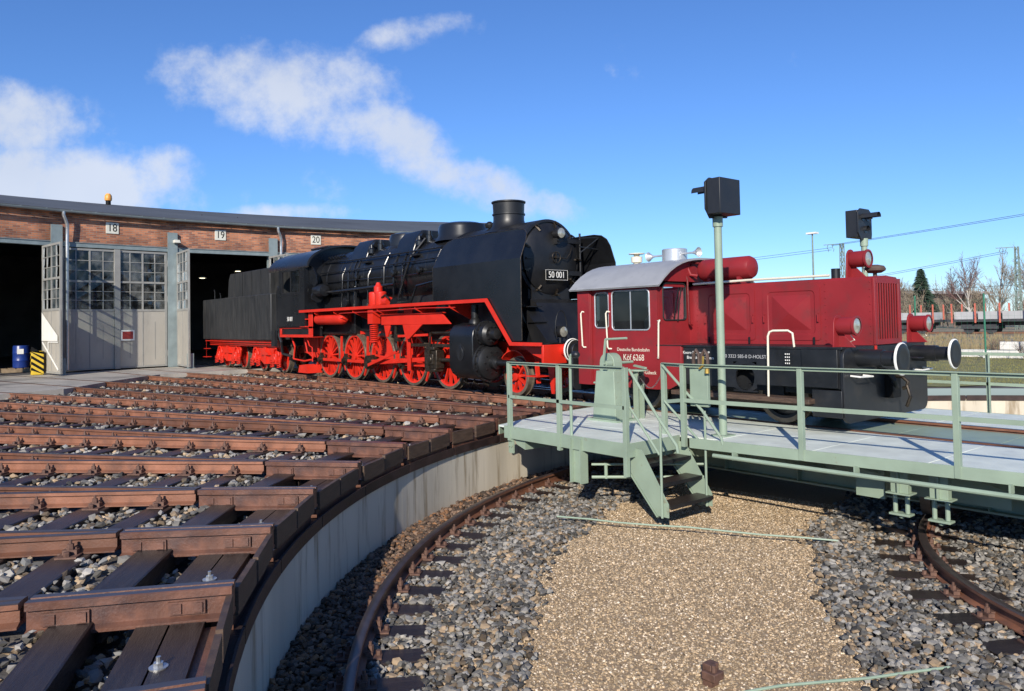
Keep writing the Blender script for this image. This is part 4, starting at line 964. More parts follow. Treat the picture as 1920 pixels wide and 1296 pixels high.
for s in (1, -1):
    y = s*CW
    w1 = wall_with_window(s, 8.73, 9.87, .44, 2.24, (8.90, 9.78, 1.46, 2.16), y, .015, 'cab_side', 'y')
    G().box(9.335, 9.355, y-.01, y+.01, 1.47, 2.15).build('window_bar', 'silver', w1)
    w2 = wall_with_window(s, 9.87, 10.36, .44, 2.24, (9.93, 10.28, 1.50, 2.15), y-s*.07, .015, 'cab_door', 'y')
    K(G().box(10.36, 10.68, y-.02, y+.02, .44, 2.24), 'cab_post'); K(G().box(9.865, 9.885, min(y-s*.09, y), max(y-s*.09, y), .44, 2.24), 'door_jamb'); K(G().box(10.345, 10.365, min(y-s*.09, y), max(y-s*.09, y), .44, 2.24), 'door_jamb')
    K(G().prism([(8.25, 1.2), (8.25, .58), (8.5, .46), (8.74, .44), (8.74, 1.2)], y-.018, y+.018, 'xz'), 'cab_skirt'); K(G().box(8.25, 8.74, min(y, y-s*.5), max(y, y-s*.5), 1.185, 1.21), 'skirt_top')
    K(G().bar((8.25, y, .9), (8.25, y-s*.35, .9), .02, .6), 'skirt_front')
    K(G().box(8.22, 8.76, y-.006, y+s*.026 if s > 0 else y+.006, 1.19, 1.205) if s > 0 else G().box(8.22, 8.76, y-.026, y+.006, 1.19, 1.205), 'skirt_seam', 'frame_black', bevel=0)
    for pts in ([(10.55, 1.80), (10.52, 1.14)], [(9.90, 1.79), (9.87, 1.12)], [(8.67, 1.61), (8.69, .98)]):
        (a, za), (b, zb) = pts; dr = .09 if a > 9 else -.0
        dd = -.06 if a > 9 else .07
        K(G().tube([(a+dd, y, za), (a, y+s*.03, za+.01), (a-.0, y+s*.06, za-.03), (b, y+s*.06, zb+.03), (b+dd*.2, y+s*.045, zb), (b+dd, y, zb)], .015, 8), 'grab_rail', 'cream', bevel=0)
for u, nm in ((8.735, 'front_wall'), (10.66, 'rear_wall')):
    f_ = -1 if u < 9 else 1
    for s in (1, -1): wall_with_window(f_, min(s*.50, s*1.335), max(s*.50, s*1.335), 1.2, 2.30, (min(s*.60, s*1.22), max(s*.60, s*1.22), 1.62, 2.26), u, .012, nm, 'x')
    g = G(); top = [(y, 2.20+.49*(1-(abs(y)/1.46)**3.0)) for y in [1.30-.13*i for i in range(21)]]; g.prism([(1.335, 2.2), (1.335, 2.30)]+[(y, max(z, 2.31)) for y, z in top if abs(y) < 1.25]+[(-1.335, 2.30), (-1.335, 2.2)], u-.012, u+.012, 'yz'); K(g, nm, bevel=0)
    K(G().box(u-.012, u+.012, -.5, .5, 1.2, 2.30), nm, bevel=0)
    K(G().box(u-.011, u+.011, -1.335, 1.335, .46, 1.2), nm, bevel=0)
K(G().tube([(8.71, .72, 2.2), (8.70, .80, 1.95), (8.695, .86, 1.60)], .012, 6), 'wiper', 'black_paint', bevel=0)
K(G().box(8.76, 10.63, -1.24, 1.24, 1.10, 1.16), 'cab_floor', 'frame_black', bevel=0)
K(G().prism([(8.85, 1.16), (9.30, 1.16), (9.30, 1.62), (9.05, 1.86), (8.85, 1.80)], .45, 1.05, 'xz'), 'control_desk', 'cream'); K(G().lathe([(.17, -.012), (.19, 0), (.17, .012), (.15, 0), (.17, -.012)], (9.32, .75, 1.78), 'x', 20, caps=False), 'hand_wheel', 'black_paint', bevel=0)
K(G().box(10.2, 10.6, -.9, .9, 1.16, 1.62), 'bench', 'interior'); K(G().box(10.62, 10.64, -.58, .58, 1.16, 2.5), 'cab_dark_panel', 'interior', bevel=0); K(G().box(10.62, 10.64, -1.3, 1.3, 1.16, 1.6), 'cab_dark_panel', 'interior', bevel=0); K(G().box(8.8, 10.6, -1.33, -1.32, 1.16, 1.45), 'cab_dark_panel', 'interior', bevel=0); K(G().box(8.8, 10.6, -1.33, -1.32, 2.17, 2.4), 'cab_dark_panel', 'interior', bevel=0)  # dark panels over the red inner walls, added to darken the cab interior
# roof
pr_ = []; nn = 18
for i in range(nn+1):
    y = -1.46+2.92*i/nn; e = abs(y)/1.46; pr_.append((y, 2.235+.495*(1-e**3.0)))
g = G(); g.prism(pr_+[(y, z-.035) for y, z in reversed(pr_)], 8.60, 10.80, 'yz'); rf = K(g, 'roof', 'roof_grey', bevel=0, ang=20)
g = G()
for s in (1, -1): g.tube([(8.6, s*1.462, 2.225), (10.8, s*1.462, 2.225)], .014, 6)
K(g, 'rain_strip', 'roof_grey', bevel=0)
G().lathe([(.235, 2.68), (.235, 2.95), (.225, 2.965), (0, 2.97)], (9.42, 0, 0), 'z', 30, caps=False).build('roof_vent', 'silver', kf)
G().lathe([(.07, 2.70), (.07, 2.77), (.11, 2.78), (.115, 2.89), (.06, 2.90), (.06, 2.94), (.16, 2.945), (.16, 2.96), (0, 2.975)], (10.37, 0, 0), 'z', 20, caps=False).build('stove_pipe', 'cream', kf)
for d, u0 in ((1, 9.64), (-1, 9.20)):
    G().lathe([(.018, 0), (.018, d*.22), (.03, d*.28), (.055, d*.34), (.095, d*.38), (.09, d*.38), (.02, d*.26)], (u0, .05, 2.86), 'x', 18, caps=False).build('horn', 'silver', kf)
# compressed air tank, pipes, exhaust, bell
tk = K(G().lathe([(0, 7.52), (.10, 7.53), (.17, 7.57), (.20, 7.63), (.20, 8.52), (.17, 8.58), (.10, 8.62), (0, 8.63)], (0, .26, 2.49), 'x', 28, caps=False), 'air_tank', bevel=0)
for u in (7.75, 8.35): G().box(u-.03, u+.03, .10, .42, 2.2, 2.34).build('tank_saddle', 'koef_red', tk); G().tube([(8.60, .28, 2.62), (8.72, .40, 2.64), (8.76, .52, 2.45), (8.70, .56, 2.3), (8.68, .56, 1.55), (8.60, .60, 1.52)], .022, 8).build('tank_pipe', 'koef_red', tk)
G().tube([(8.60, .40, 2.40), (8.70, .47, 2.42), (8.78, .50, 2.62)], .03, 8).build('tank_hose', 'koef_red', tk)
K(G().tube([(8.62, .50, 2.25), (7.4, .47, 2.265), (6.12, .44, 2.26)], .02, 8), 'top_rail', 'cream', bevel=0)
K(G().lathe([(.065, 2.2), (.065, 2.37), (.05, 2.37), (.05, 2.25)], (6.12, .25, 0), 'z', 16, caps=False), 'exhaust', 'frame_black', bevel=0)
K(G().lathe([(.03, 2.2), (.03, 2.28), (.09, 2.285), (.15, 2.32), (.155, 2.35), (.13, 2.39), (.05, 2.41), (0, 2.41)], (5.68, -.10, 0), 'z', 24, caps=False), 'bell', 'brown_iron', bevel=0)
def headlight(u, v, z, zb, br):
    o = K(G().lathe([(0, .30), (.06, .29), (.115, .26), (.125, .20), (.125, .02), (.14, .015), (.14, -.01), (.11, -.012)], (u, v, z), 'x', 26, caps=False), 'headlight', bevel=0)
    G().lathe([(0, -.014), (.06, -.010), (.11, .0)], (u, v, z), 'x', 26, caps=False).build('lens', 'lens', o)
    K(G().prism([(v-.15, zb), (v+.15, zb), (v+.13, z+.05)]+arc(v, z+.03, .13, 10, 170, 8)+[(v-.13, z+.05)], u+.26, u+.285, 'yz'), 'lamp_bracket'); K(G().prism([(u+.27, zb), (u+.02, zb), (u+.26, z-.05)], v-.01, v+.01, 'xz'), 'lamp_gusset')
    G().tube([(u+.1, v-.02, z-.13), (u+.05, v-.03, z-.2), (u+.12, v-.05, zb+.08), (u+.1, v-.06, zb)], .007, 6).build('cable', 'cream', o)
headlight(5.36, 1.16, 1.50, 1.2, 1); headlight(5.36, -1.16, 1.50, 1.2, 1); headlight(5.68, .10, 2.50, 2.21, 1)
# buffers
def buffer(u_face, v, z, d, root, base, body='frame_black', rim='white_paint', R=.225, hollow=True, L0=.62):
    o = G().lathe([(.125, L0), (.125, L0*.42), (.105, L0*.41), (.105, .02)], (0, 0, 0), 'x', 24, caps=False)
    for i, p in enumerate(o.v): o.v[i] = (u_face+d*p[0], v+p[1], z+p[2])
    b = o.build('buffer', body, root)
    if not hollow:
        o = G(); o.lathe([(0, .047), (R*.7, .042), (R*.97, .032)], (0, 0, 0), 'x', 36, caps=False)
        for i, p in enumerate(o.v): o.v[i] = (u_face+d*p[0], v+p[1], z+p[2])
        o.build('buffer_back', 'frame_black', b)
    o = G(); o.lathe(([(0, .045), (R*.7, .04)] if hollow else [(R*.96, .031)])+[(R, .03), (R, .012), (R*.93, .002)], (0, 0, 0), 'x', 36, caps=False); 
    for i, p in enumerate(o.v): o.v[i] = (u_face+d*p[0], v+p[1], z+p[2])
    o.build('buffer_rim', rim, b)
    o = G(); o.lathe([(R*.93, .002), (R*.85, -.003), (R*.55, -.008), (R*.5, -.006), (0, -.010)], (0, 0, 0), 'x', 36, caps=False)
    for i, p in enumerate(o.v): o.v[i] = (u_face+d*p[0], v+p[1], z+p[2])
    o.build('buffer_face', 'frame_black', b); return b
for v in (.875, -.875): buffer(4.87, v, 1.04, 1, kf, 5.48); buffer(11.30, v, 1.04, -1, kf, 10.9, L0=.40, hollow=False)
K(G().box(5.36, 5.48, -.13, .13, .42, .80), 'coupler_pocket', 'black_paint'); K(G().tube([(5.40, 0, .74), (5.28, 0, .73), (5.20, 0, .66), (5.22, 0, .58), (5.28, 0, .56)], .028, 8), 'draw_hook', 'oily_steel', bevel=0)
K(G().tube([(5.22, .0, .62), (5.16, .03, .45), (5.22, .02, .30)], .025, 8), 'coupling_link', 'oily_steel', bevel=0); K(G().tube([(5.45, .40, .86), (5.32, .40, .84), (5.24, .34, .70), (5.26, .22, .60), (5.34, .18, .66)], .03, 8), 'brake_hose', 'rubber', bevel=0)
for s in (1, -1): K(G().tube([(5.47, s*1.16, .80), (5.33, s*1.16, .79), (5.33, s*.80, .78), (5.47, s*.80, .79)], .013, 8), 'shunter_handle', 'white_paint', bevel=0); K(G().box(5.18, 5.47, s*.42-.11, s*.42+.11, .985, 1.0), 'foot_tread', 'frame_black')
K(G().tube([(6.58, 1.45, .44), (6.57, 1.44, 1.36), (6.55, 1.43, 1.42), (6.50, 1.42, 1.44), (6.29, 1.36, 1.44), (6.23, 1.34, 1.40), (6.22, 1.32, 1.20)], .016, 8), 'step_rail', 'cream', bevel=0)
K(G().box(5.47, 5.475, .35, .42, 1.12, 1.2), 'marker', 'loco_red', bevel=0)
Y = CW+.017; X1 = (-1, 0, 0); Z1 = (0, 0, 1)
text('lettering', 'Deutsche Bundesbahn', .085, 'cream', kf, (9.30, Y, 1.11), X1, Z1, .001); text('lettering', 'Köf 6268', .155, 'cream', kf, (9.29, Y, .97), X1, Z1, .001, xs=.85); text('lettering', 'Bw Pr-Lübeck', .085, 'cream', kf, (9.02, Y, .72), X1, Z1, .001)
Y = 1.29+.022
text('lettering', 'Knorr-Bremse K-P', .07, 'white_paint', kf, (7.98, Y, 1.08), X1, Z1, .001); text('lettering', 'Bremskl. 4b-70mm', .07, 'white_paint', kf, (7.90, Y, 1.0), X1, Z1, .001); text('lettering', '98 80 3323 585-0 D-HOLST', .075, 'load_grey', kf, (7.12, Y, 1.04), X1, Z1, .001)
g = G()
for i in range(3):
    for j in range(4): g.box(6.28+i*.03, 6.295+i*.03, 1.346, 1.349, .95+j*.045, .97+j*.045)
K(g, 'data_marks', 'white_paint', bevel=0, smooth=False)
# ================================================================== steam locomotive with tender
lo = thing('steam_locomotive', 'large black steam locomotive with red frames, wheels and smoke deflectors in front of the shed', 'locomotive', (18, 0, 0))
def S(g, n, m='loco_black', parent=None, bevel=0, **k): return g.build(n, m, parent or lo, bevel, **k)
BZ = 3.05
# boiler, smokebox
S(G().lathe([(.885, 12.98), (.90, 13.0), (.90, 15.62), (.87, 15.64)], (0, 0, BZ), 'x', 56, caps=True), 'smokebox', 'smoke_black')
bo = S(G().lathe([(.87, 15.62), (.905, 15.66), (.905, 20.6), (.93, 20.7), (.93, 22.95)], (0, 0, BZ), 'x', 56), 'boiler')
for u in (15.7, 16.75, 17.9, 19.0, 20.05, 20.65, 21.5, 22.4):
    r = .912 if u < 20.6 else .937; G().lathe([(r-.01, -.035), (r, -.03), (r, .03), (r-.01, .035)], (u, 0, BZ), 'x', 56, caps=False).build('boiler_band', 'loco_black', bo)
S(G().box(20.7, 22.9, -.86, .86, 1.35, 3.0), 'firebox', 'loco_black', bevel=.05)
S(G().prism([(12.95, 1.25), (15.4, 1.25), (15.4, 2.4), (12.95, 2.4)], -.55, .55, 'xz'), 'smokebox_saddle', 'smoke_black')
# smokebox door
sd = S(G().lathe([(.90, .02), (.90, -.015), (.84, -.03), (.835, -.01)], (12.98, 0, BZ), 'x', 56, caps=False), 'smokebox_ring', 'smoke_black')
dr = S(G().lathe([(.80, 0), (.80, -.03), (.77, -.05), (.6, -.115), (.35, -.16), (.1, -.175), (0, -.177)], (12.96, 0, BZ), 'x', 56, caps=False), 'smokebox_door', 'smoke_black')
for i in range(9):
    a = R_(20+i*40); p = Vector((12.93, .83*math.cos(a), BZ+.83*math.sin(a))); q = Vector((12.86, .70*math.cos(a), BZ+.70*math.sin(a)))
    g = G(); g.bar(p, q, .045, .035); g.cyl(p+Vector((.03, 0, 0)), p-Vector((.09, 0, 0)), .022, n=8); g.bar(p+Vector((-.08, -.05, -.02)), p+Vector((-.08, .06, .03)), .025, .025); g.build('door_clamp', 'oily_steel', dr)
for z in (BZ+.42, BZ-.32):
    G().bar((12.84, -.20, z), (12.90, -.88, z), .05, .10).build('hinge_strap', 'smoke_black', dr)
S(G().cyl((12.90, -.90, BZ-.55), (12.90, -.90, BZ+.62), .025), 'hinge_pin', 'smoke_black')
S(G().bar((12.86, .45, BZ-.02), (12.84, .80, BZ-.01), .03, .03), 'door_rail', 'smoke_black')
g = G(); g.tube([(12.73, .12*math.cos(R_(a)), BZ+.02+.12*math.sin(R_(a))) for a in range(0, 360, 20)], .012, 6, closed=True); g.bar((12.74, -.12, BZ+.02), (12.74, .12, BZ+.02), .02, .02); g.bar((12.74, 0, BZ-.10), (12.74, 0, BZ+.14), .02, .02); g.cyl((12.70, 0, BZ+.02), (12.80, 0, BZ+.02), .03); g.build('hand_wheel', 'oily_steel', dr)
S(G().tube([(12.74, -.10, BZ+.02), (12.72, -.30, BZ+.0), (12.73, -.42, BZ+.12), (12.78, -.52, BZ+.26)], .012, 6), 'lamp_cable', 'oily_steel')
pl = S(G().box(12.735, 12.75, -.34, .34, BZ-.50, BZ-.26), 'number_plate', 'black_paint', dr, .004); text('number', '50 001', .20, 'white_paint', pl, (12.733, 0, BZ-.38), (0, -1, 0), (0, 0, 1), .003, xs=.9)
G().tube([(12.732, y, z) for y, z in ((-.33, BZ-.49), (.33, BZ-.49), (.33, BZ-.27), (-.33, BZ-.27))], .005, 4, closed=True).build('plate_border', 'white_paint', pl)
def lamp(u, v, z, r=.13):
    o = S(G().lathe([(0, .24), (r*.6, .22), (r, .16), (r, .0), (r*1.1, -.01), (r*.95, -.02)], (u, v, z), 'x', 24, caps=False), 'lamp', 'smoke_black'); G().lathe([(0, -.03), (r*.5, -.025), (r*.93, -.012)], (u, v, z), 'x', 24, caps=False).build('lens', 'lens', o); return o
tl = lamp(12.62, -.05, BZ+.56, .12); G().box(12.70, 12.84, -.10, .0, BZ+.32, BZ+.46).build('lamp_bracket', 'smoke_black', tl)
G().tube([(12.66, -.05+.17*math.cos(R_(a)), BZ+.56+.19*math.sin(R_(a))) for a in range(40, 320, 20)], .009, 6).build('lamp_guard', 'smoke_black', tl)
# chimney, domes, sandboxes
S(G().lathe([(.62, -.02), (.50, .05), (.41, .16), (.375, .30), (.375, .42), (.40, .425), (.40, .455), (.375, .46), (.385, .70), (.415, .72), (.415, .75), (.34, .75), (.33, .3)], (14.4, 0, 3.78), 'z', 40, caps=False), 'chimney', 'smoke_black')
for s in (-1, 1): S(G().lathe([(.09, 0), (.12, .06), (.12, .10), (.04, .16)], (14.9, s*.20, 3.94), 'z', 16), 'whistle_valve', 'smoke_black')
S(G().lathe([(.74, -.14), (.66, .0), (.64, .22), (.60, .30), (.45, .345), (0, .36)], (16.3, 0, 3.88), 'z', 44, caps=False), 'dome')
S(G().lathe([(.60, -.14), (.50, .0), (.49, .24), (.45, .33), (.3, .38), (0, .39)], (19.1, 0, 3.87), 'z', 40, caps=False), 'dome')
for u0, u1 in ((17.55, 18.5), (20.15, 21.15)):
    pr_ = [(-.80, 3.45), (-.62, 3.95), (-.42, 4.17), (.42, 4.17), (.62, 3.95), (.80, 3.45)]
    sb = S(G().prism(pr_, u0, u1, 'yz'), 'sandbox', bevel=.05)
    for u in (u0+.25, u1-.25):
        for s in (1, -1):
            G().tube([(u, s*.72, 3.62), (u, s*.93, 3.3), (u, s*.95, 2.7), (u+.1, s*.9, 2.1)], .028, 8).build('sand_pipe', 'loco_black', sb)
    for s in (1, -1): G().cyl((u0-.03, s*.5, 3.98), (u0-.16, s*.5, 3.98), .07).build('sand_valve', 'loco_black', sb); G().lathe([(.11, 0), (.11, .12), (.06, .16), (.05, .25)], (u0-.12, s*.62, 3.72), 'z', 14).build('valve_body', 'loco_black', sb)
for u in (17.25, 19.85):
    g = G()
    for s in (1, -1): g.lathe([(.10, -.1), (.10, .12), (.07, .14), (.07, .25), (.03, .26)], (u, s*.42, 3.86), 'z', 14); g.box(u-.2, u+.2, s*.85-.1, s*.85+.1, 3.42, 3.47)
    S(g, 'check_valve')
g = G()
for i in range(6): g.cyl((21.6+i*.2, .66, 3.74), (21.6+i*.2, .74, 3.80), .04, n=10)
S(g, 'washout_plugs')
# pipes and handrail along the boiler
for s in (1, -1):
    S(G().tube([(15.7, s*1.0, 3.28), (18.0, s*.99, 3.27), (20.6, s*1.0, 3.26), (22.7, s*1.0, 3.28)], .018, 8), 'boiler_handrail')
    S(G().tube([(16.0, s*.86, 3.55), (18.6, s*.87, 3.56), (20.8, s*.86, 3.58), (22.8, s*.80, 3.62)], .024, 8), 'steam_pipe')
    S(G().tube([(15.65, s*.98, 2.75), (17.0, s*1.0, 2.62), (17.3, s*1.0, 2.2)], .03, 8), 'feed_pipe'); S(G().tube([(17.25, s*.55, 3.9), (17.35, s*.95, 3.4), (17.6, s*1.0, 2.9), (17.9, s*1.05, 2.2)], .035, 8), 'feed_pipe')
    S(G().tube([(18.1, s*1.02, 2.72), (20.4, s*1.02, 2.68), (22.2, s*1.04, 2.66)], .045, 10), 'exhaust_pipe')
    for u in (16.3, 18.4, 19.9, 21.6):
        g = G(); g.cyl((u, s*.90, 3.27), (u, s*1.01, 3.27), .012, n=6); S(g, 'rail_stanchion')
for s in (1, -1):
    for u, z0, z1 in ((16.1, 3.45, 2.2), (18.7, 3.5, 2.3), (19.6, 3.3, 2.15), (21.2, 3.4, 2.2), (20.4, 3.0, 2.12)):
        S(G().tube([(u, s*.78, z0+.12), (u+.03, s*.96, z0-.25), (u+.02, s*.98, 2.75), (u+.12, s*.96, z1)], .02, 6), 'oil_line')
    S(G().tube([(15.7, s*.96, 2.95), (17.5, s*.965, 2.93), (19.5, s*.965, 2.95), (22.3, s*.98, 2.98)], .016, 6), 'lubricator_pipe')
    for u in (16.9, 18.2, 20.3): S(G().lathe([(.07, 0), (.09, .02), (.09, .10), (.05, .12)], (u, s*.92, 3.02), 'y', 14) if s > 0 else G().lathe([(.07, 0), (.09, -.02), (.09, -.10), (.05, -.12)], (u, s*.92, 3.02), 'y', 14), 'oil_distributor')
S(G().lathe([(0, 22.10), (.17, 22.12), (.22, 22.2), (.22, 22.6), (.15, 22.68), (.15, 22.75)], (0, 1.12, 2.72), 'x', 24), 'turbo_generator')
S(G().lathe([(.10, 0), (.15, .01), (.15, .08), (.10, .09)], (20.9, 1.0, 2.30), 'y', 18), 'washout_cover')
# running board
for s in (1, -1):
    ya, yb = (.80, 1.47) if s > 0 else (-1.47, -.80)
    S(G().box(13.42, 22.9, ya, yb, 2.085, 2.115), 'running_board', 'loco_black')
    e0, e1 = (1.455, 1.485) if s > 0 else (-1.485, -1.455)
    g = G(); g.prism([(23.25, 2.055), (23.25, 2.135), (13.40, 2.165), (12.58, 1.22), (11.62, 1.215), (11.62, 1.145), (12.63, 1.145), (13.46, 2.085)], e0, e1, 'xz'); S(g, 'running_board_edge', 'loco_red')
    g = G(); g.bar((13.41, s*1.12, 2.14), (12.57, s*1.12, 1.19), .70, .02, (0, 0, 1)); S(g, 'sloping_plate', 'loco_black')
    # smoke deflector
    t = .008; y = 1.425*s
    low = [(12.28, 1.24), (12.28, 2.97), (15.58, 2.97), (15.58, 2.17), (13.42, 2.17), (12.60, 1.24)]
    if s < 0: low = [(12.28, 1.6), (12.28, 2.97), (15.58, 2.97), (15.58, 2.17), (13.42, 2.17), (12.9, 1.6)]
    df = S(G().prism(low, y-t, y+t, 'xz'), 'smoke_deflector')
    yt = 1.16*s; g = G(); hi = [(12.28, 2.97, y), (12.28, 3.35, y-(y-yt)*.60), (12.33, 3.50, y-(y-yt)*.83), (12.45, 3.59, yt), (12.7, 3.63, yt), (15.05, 3.63, yt), (15.3, 3.56, y-(y-yt)*.9), (15.48, 3.40, y-(y-yt)*.68), (15.58, 2.97, y)]
    n_ = len(hi); g.add([(a, c+t*s, b) for a, b, c in hi]+[(a, c-t*s, b) for a, b, c in hi], [tuple(range(n_)), tuple(range(2*n_-1, n_-1, -1))]+[(i, (i+1) % n_, n_+(i+1) % n_, n_+i) for i in range(n_)]); g.build('deflector_top', 'loco_black', df, smooth=False)
    G().tube([(a, c, b) for a, b, c in [(12.28, 1.26, y)]+hi[:-1]+[(15.58, 2.97, y), (15.58, 2.18, y)]], .011, 6).build('deflector_edge', 'oily_steel', df)
    for u, z in ((12.7, 3.3), (15.2, 3.3), (14, 3.2)): G().bar((u, y-(y-yt)*.5, z), (u+.1, s*.80, z+.05), .025, .025).build('deflector_stay', 'loco_black', df)
g = G(); g.bar((12.62, -.6, 3.52), (12.55, -1.18, 3.56), .025, .025); g.bar((12.55, -1.18, 3.56), (12.75, -.75, 3.2), .02, .02); S(g, 'lamp_iron', 'smoke_black')
# front platform and buffer beam
S(G().box(11.60, 12.6, -1.42, 1.42, 1.17, 1.20), 'front_platform', 'loco_black')
S(G().prism([(12.98, 1.19), (12.3, 1.19), (12.75, 2.05), (12.98, 2.15)], -.62, .62, 'xz'), 'saddle_plate', 'smoke_black'); S(G().prism([(11.95, 1.2), (12.45, 1.2), (12.80, 1.95), (12.75, 1.98)], -1.0, -.64, 'xz'), 'side_steps', 'smoke_black'); S(G().prism([(11.95, 1.2), (12.45, 1.2), (12.80, 1.95), (12.75, 1.98)], .64, 1.0, 'xz'), 'side_steps', 'smoke_black')
for z, u in ((1.62, 12.45), (1.95, 12.62)):
    for s in (1, -1): S(G().box(u-.12, u+.1, s*.85-.2, s*.85+.2, z, z+.02), 'front_step', 'smoke_black')
S(G().box(11.60, 11.66, -1.45, 1.45, .78, 1.17), 'buffer_beam', 'loco_red', bevel=.01)
S(G().prism([(11.66, 1.14), (11.66, .80), (12.2, .95), (12.6, 1.14)], -1.2, 1.2, 'xz'), 'front_frame', 'loco_red')
for v in (.875, -.875): buffer(11.335, v, 1.05, 1, lo, 11.6, body='loco_red', rim='white_paint', R=.24, L0=.30, hollow=False)
for s in (1, -1):
    o = lamp(11.72, s*.78, 1.42, .115); G().tube([(11.78, s*.78+.16*math.cos(R_(a)), 1.50+.36*math.sin(R_(a))) for a in range(-40, 221, 20)], .012, 6).build('lamp_guard', 'smoke_black', o); G().cyl((11.82, s*.78, 1.2), (11.82, s*.78, 1.34), .03).build('lamp_foot', 'smoke_black', o)
S(G().tube([(11.60, 0, .98), (11.42, 0, .97), (11.36, 0, .88), (11.42, 0, .82)], .03, 8), 'draw_hook', 'oily_steel')
for v in (.35, -.4): S(G().tube([(11.62, v, .85), (11.50, v, .8), (11.47, v, .55), (11.55, v, .45)], .028, 8), 'brake_hose', 'rubber')
for s in (1, -1):
    g = G(); g.bar((12.15, s*1.15, .80), (12.10, s*1.15, .36), .10, .03, (1, 0, 0)); g.box(11.95, 12.3, s*1.15-.16, s*1.15+.16, .50, .525); S(g, 'front_step', 'loco_red'); S(G().prism([(12.0, .85), (12.25, .85), (12.12, .12), (12.05, .12)], s*.76-.02, s*.76+.02, 'xz'), 'rail_guard', 'loco_red')
# frame
for s in (1, -1): S(G().prism([(12.2, 1.05), (12.2, .85), (13.9, .55), (14.6, .50), (23.6, .50), (25.0, .75), (25.0, 1.25), (12.6, 1.25)], s*.50-.05, s*.50+.05, 'xz'), 'main_frame', 'loco_red')
S(G().box(12.6, 24.8, -.45, .45, .62, 1.2), 'frame_stretcher', 'frame_black'); S(G().box(13.0, 20.8, -.62, .62, 1.2, 2.45), 'boiler_underfill', 'frame_black'); S(G().box(20.8, 22.7, -.6, .6, .7, 1.5), 'ash_pan', 'frame_black')  # dark block under the boiler added to stop bright background showing through
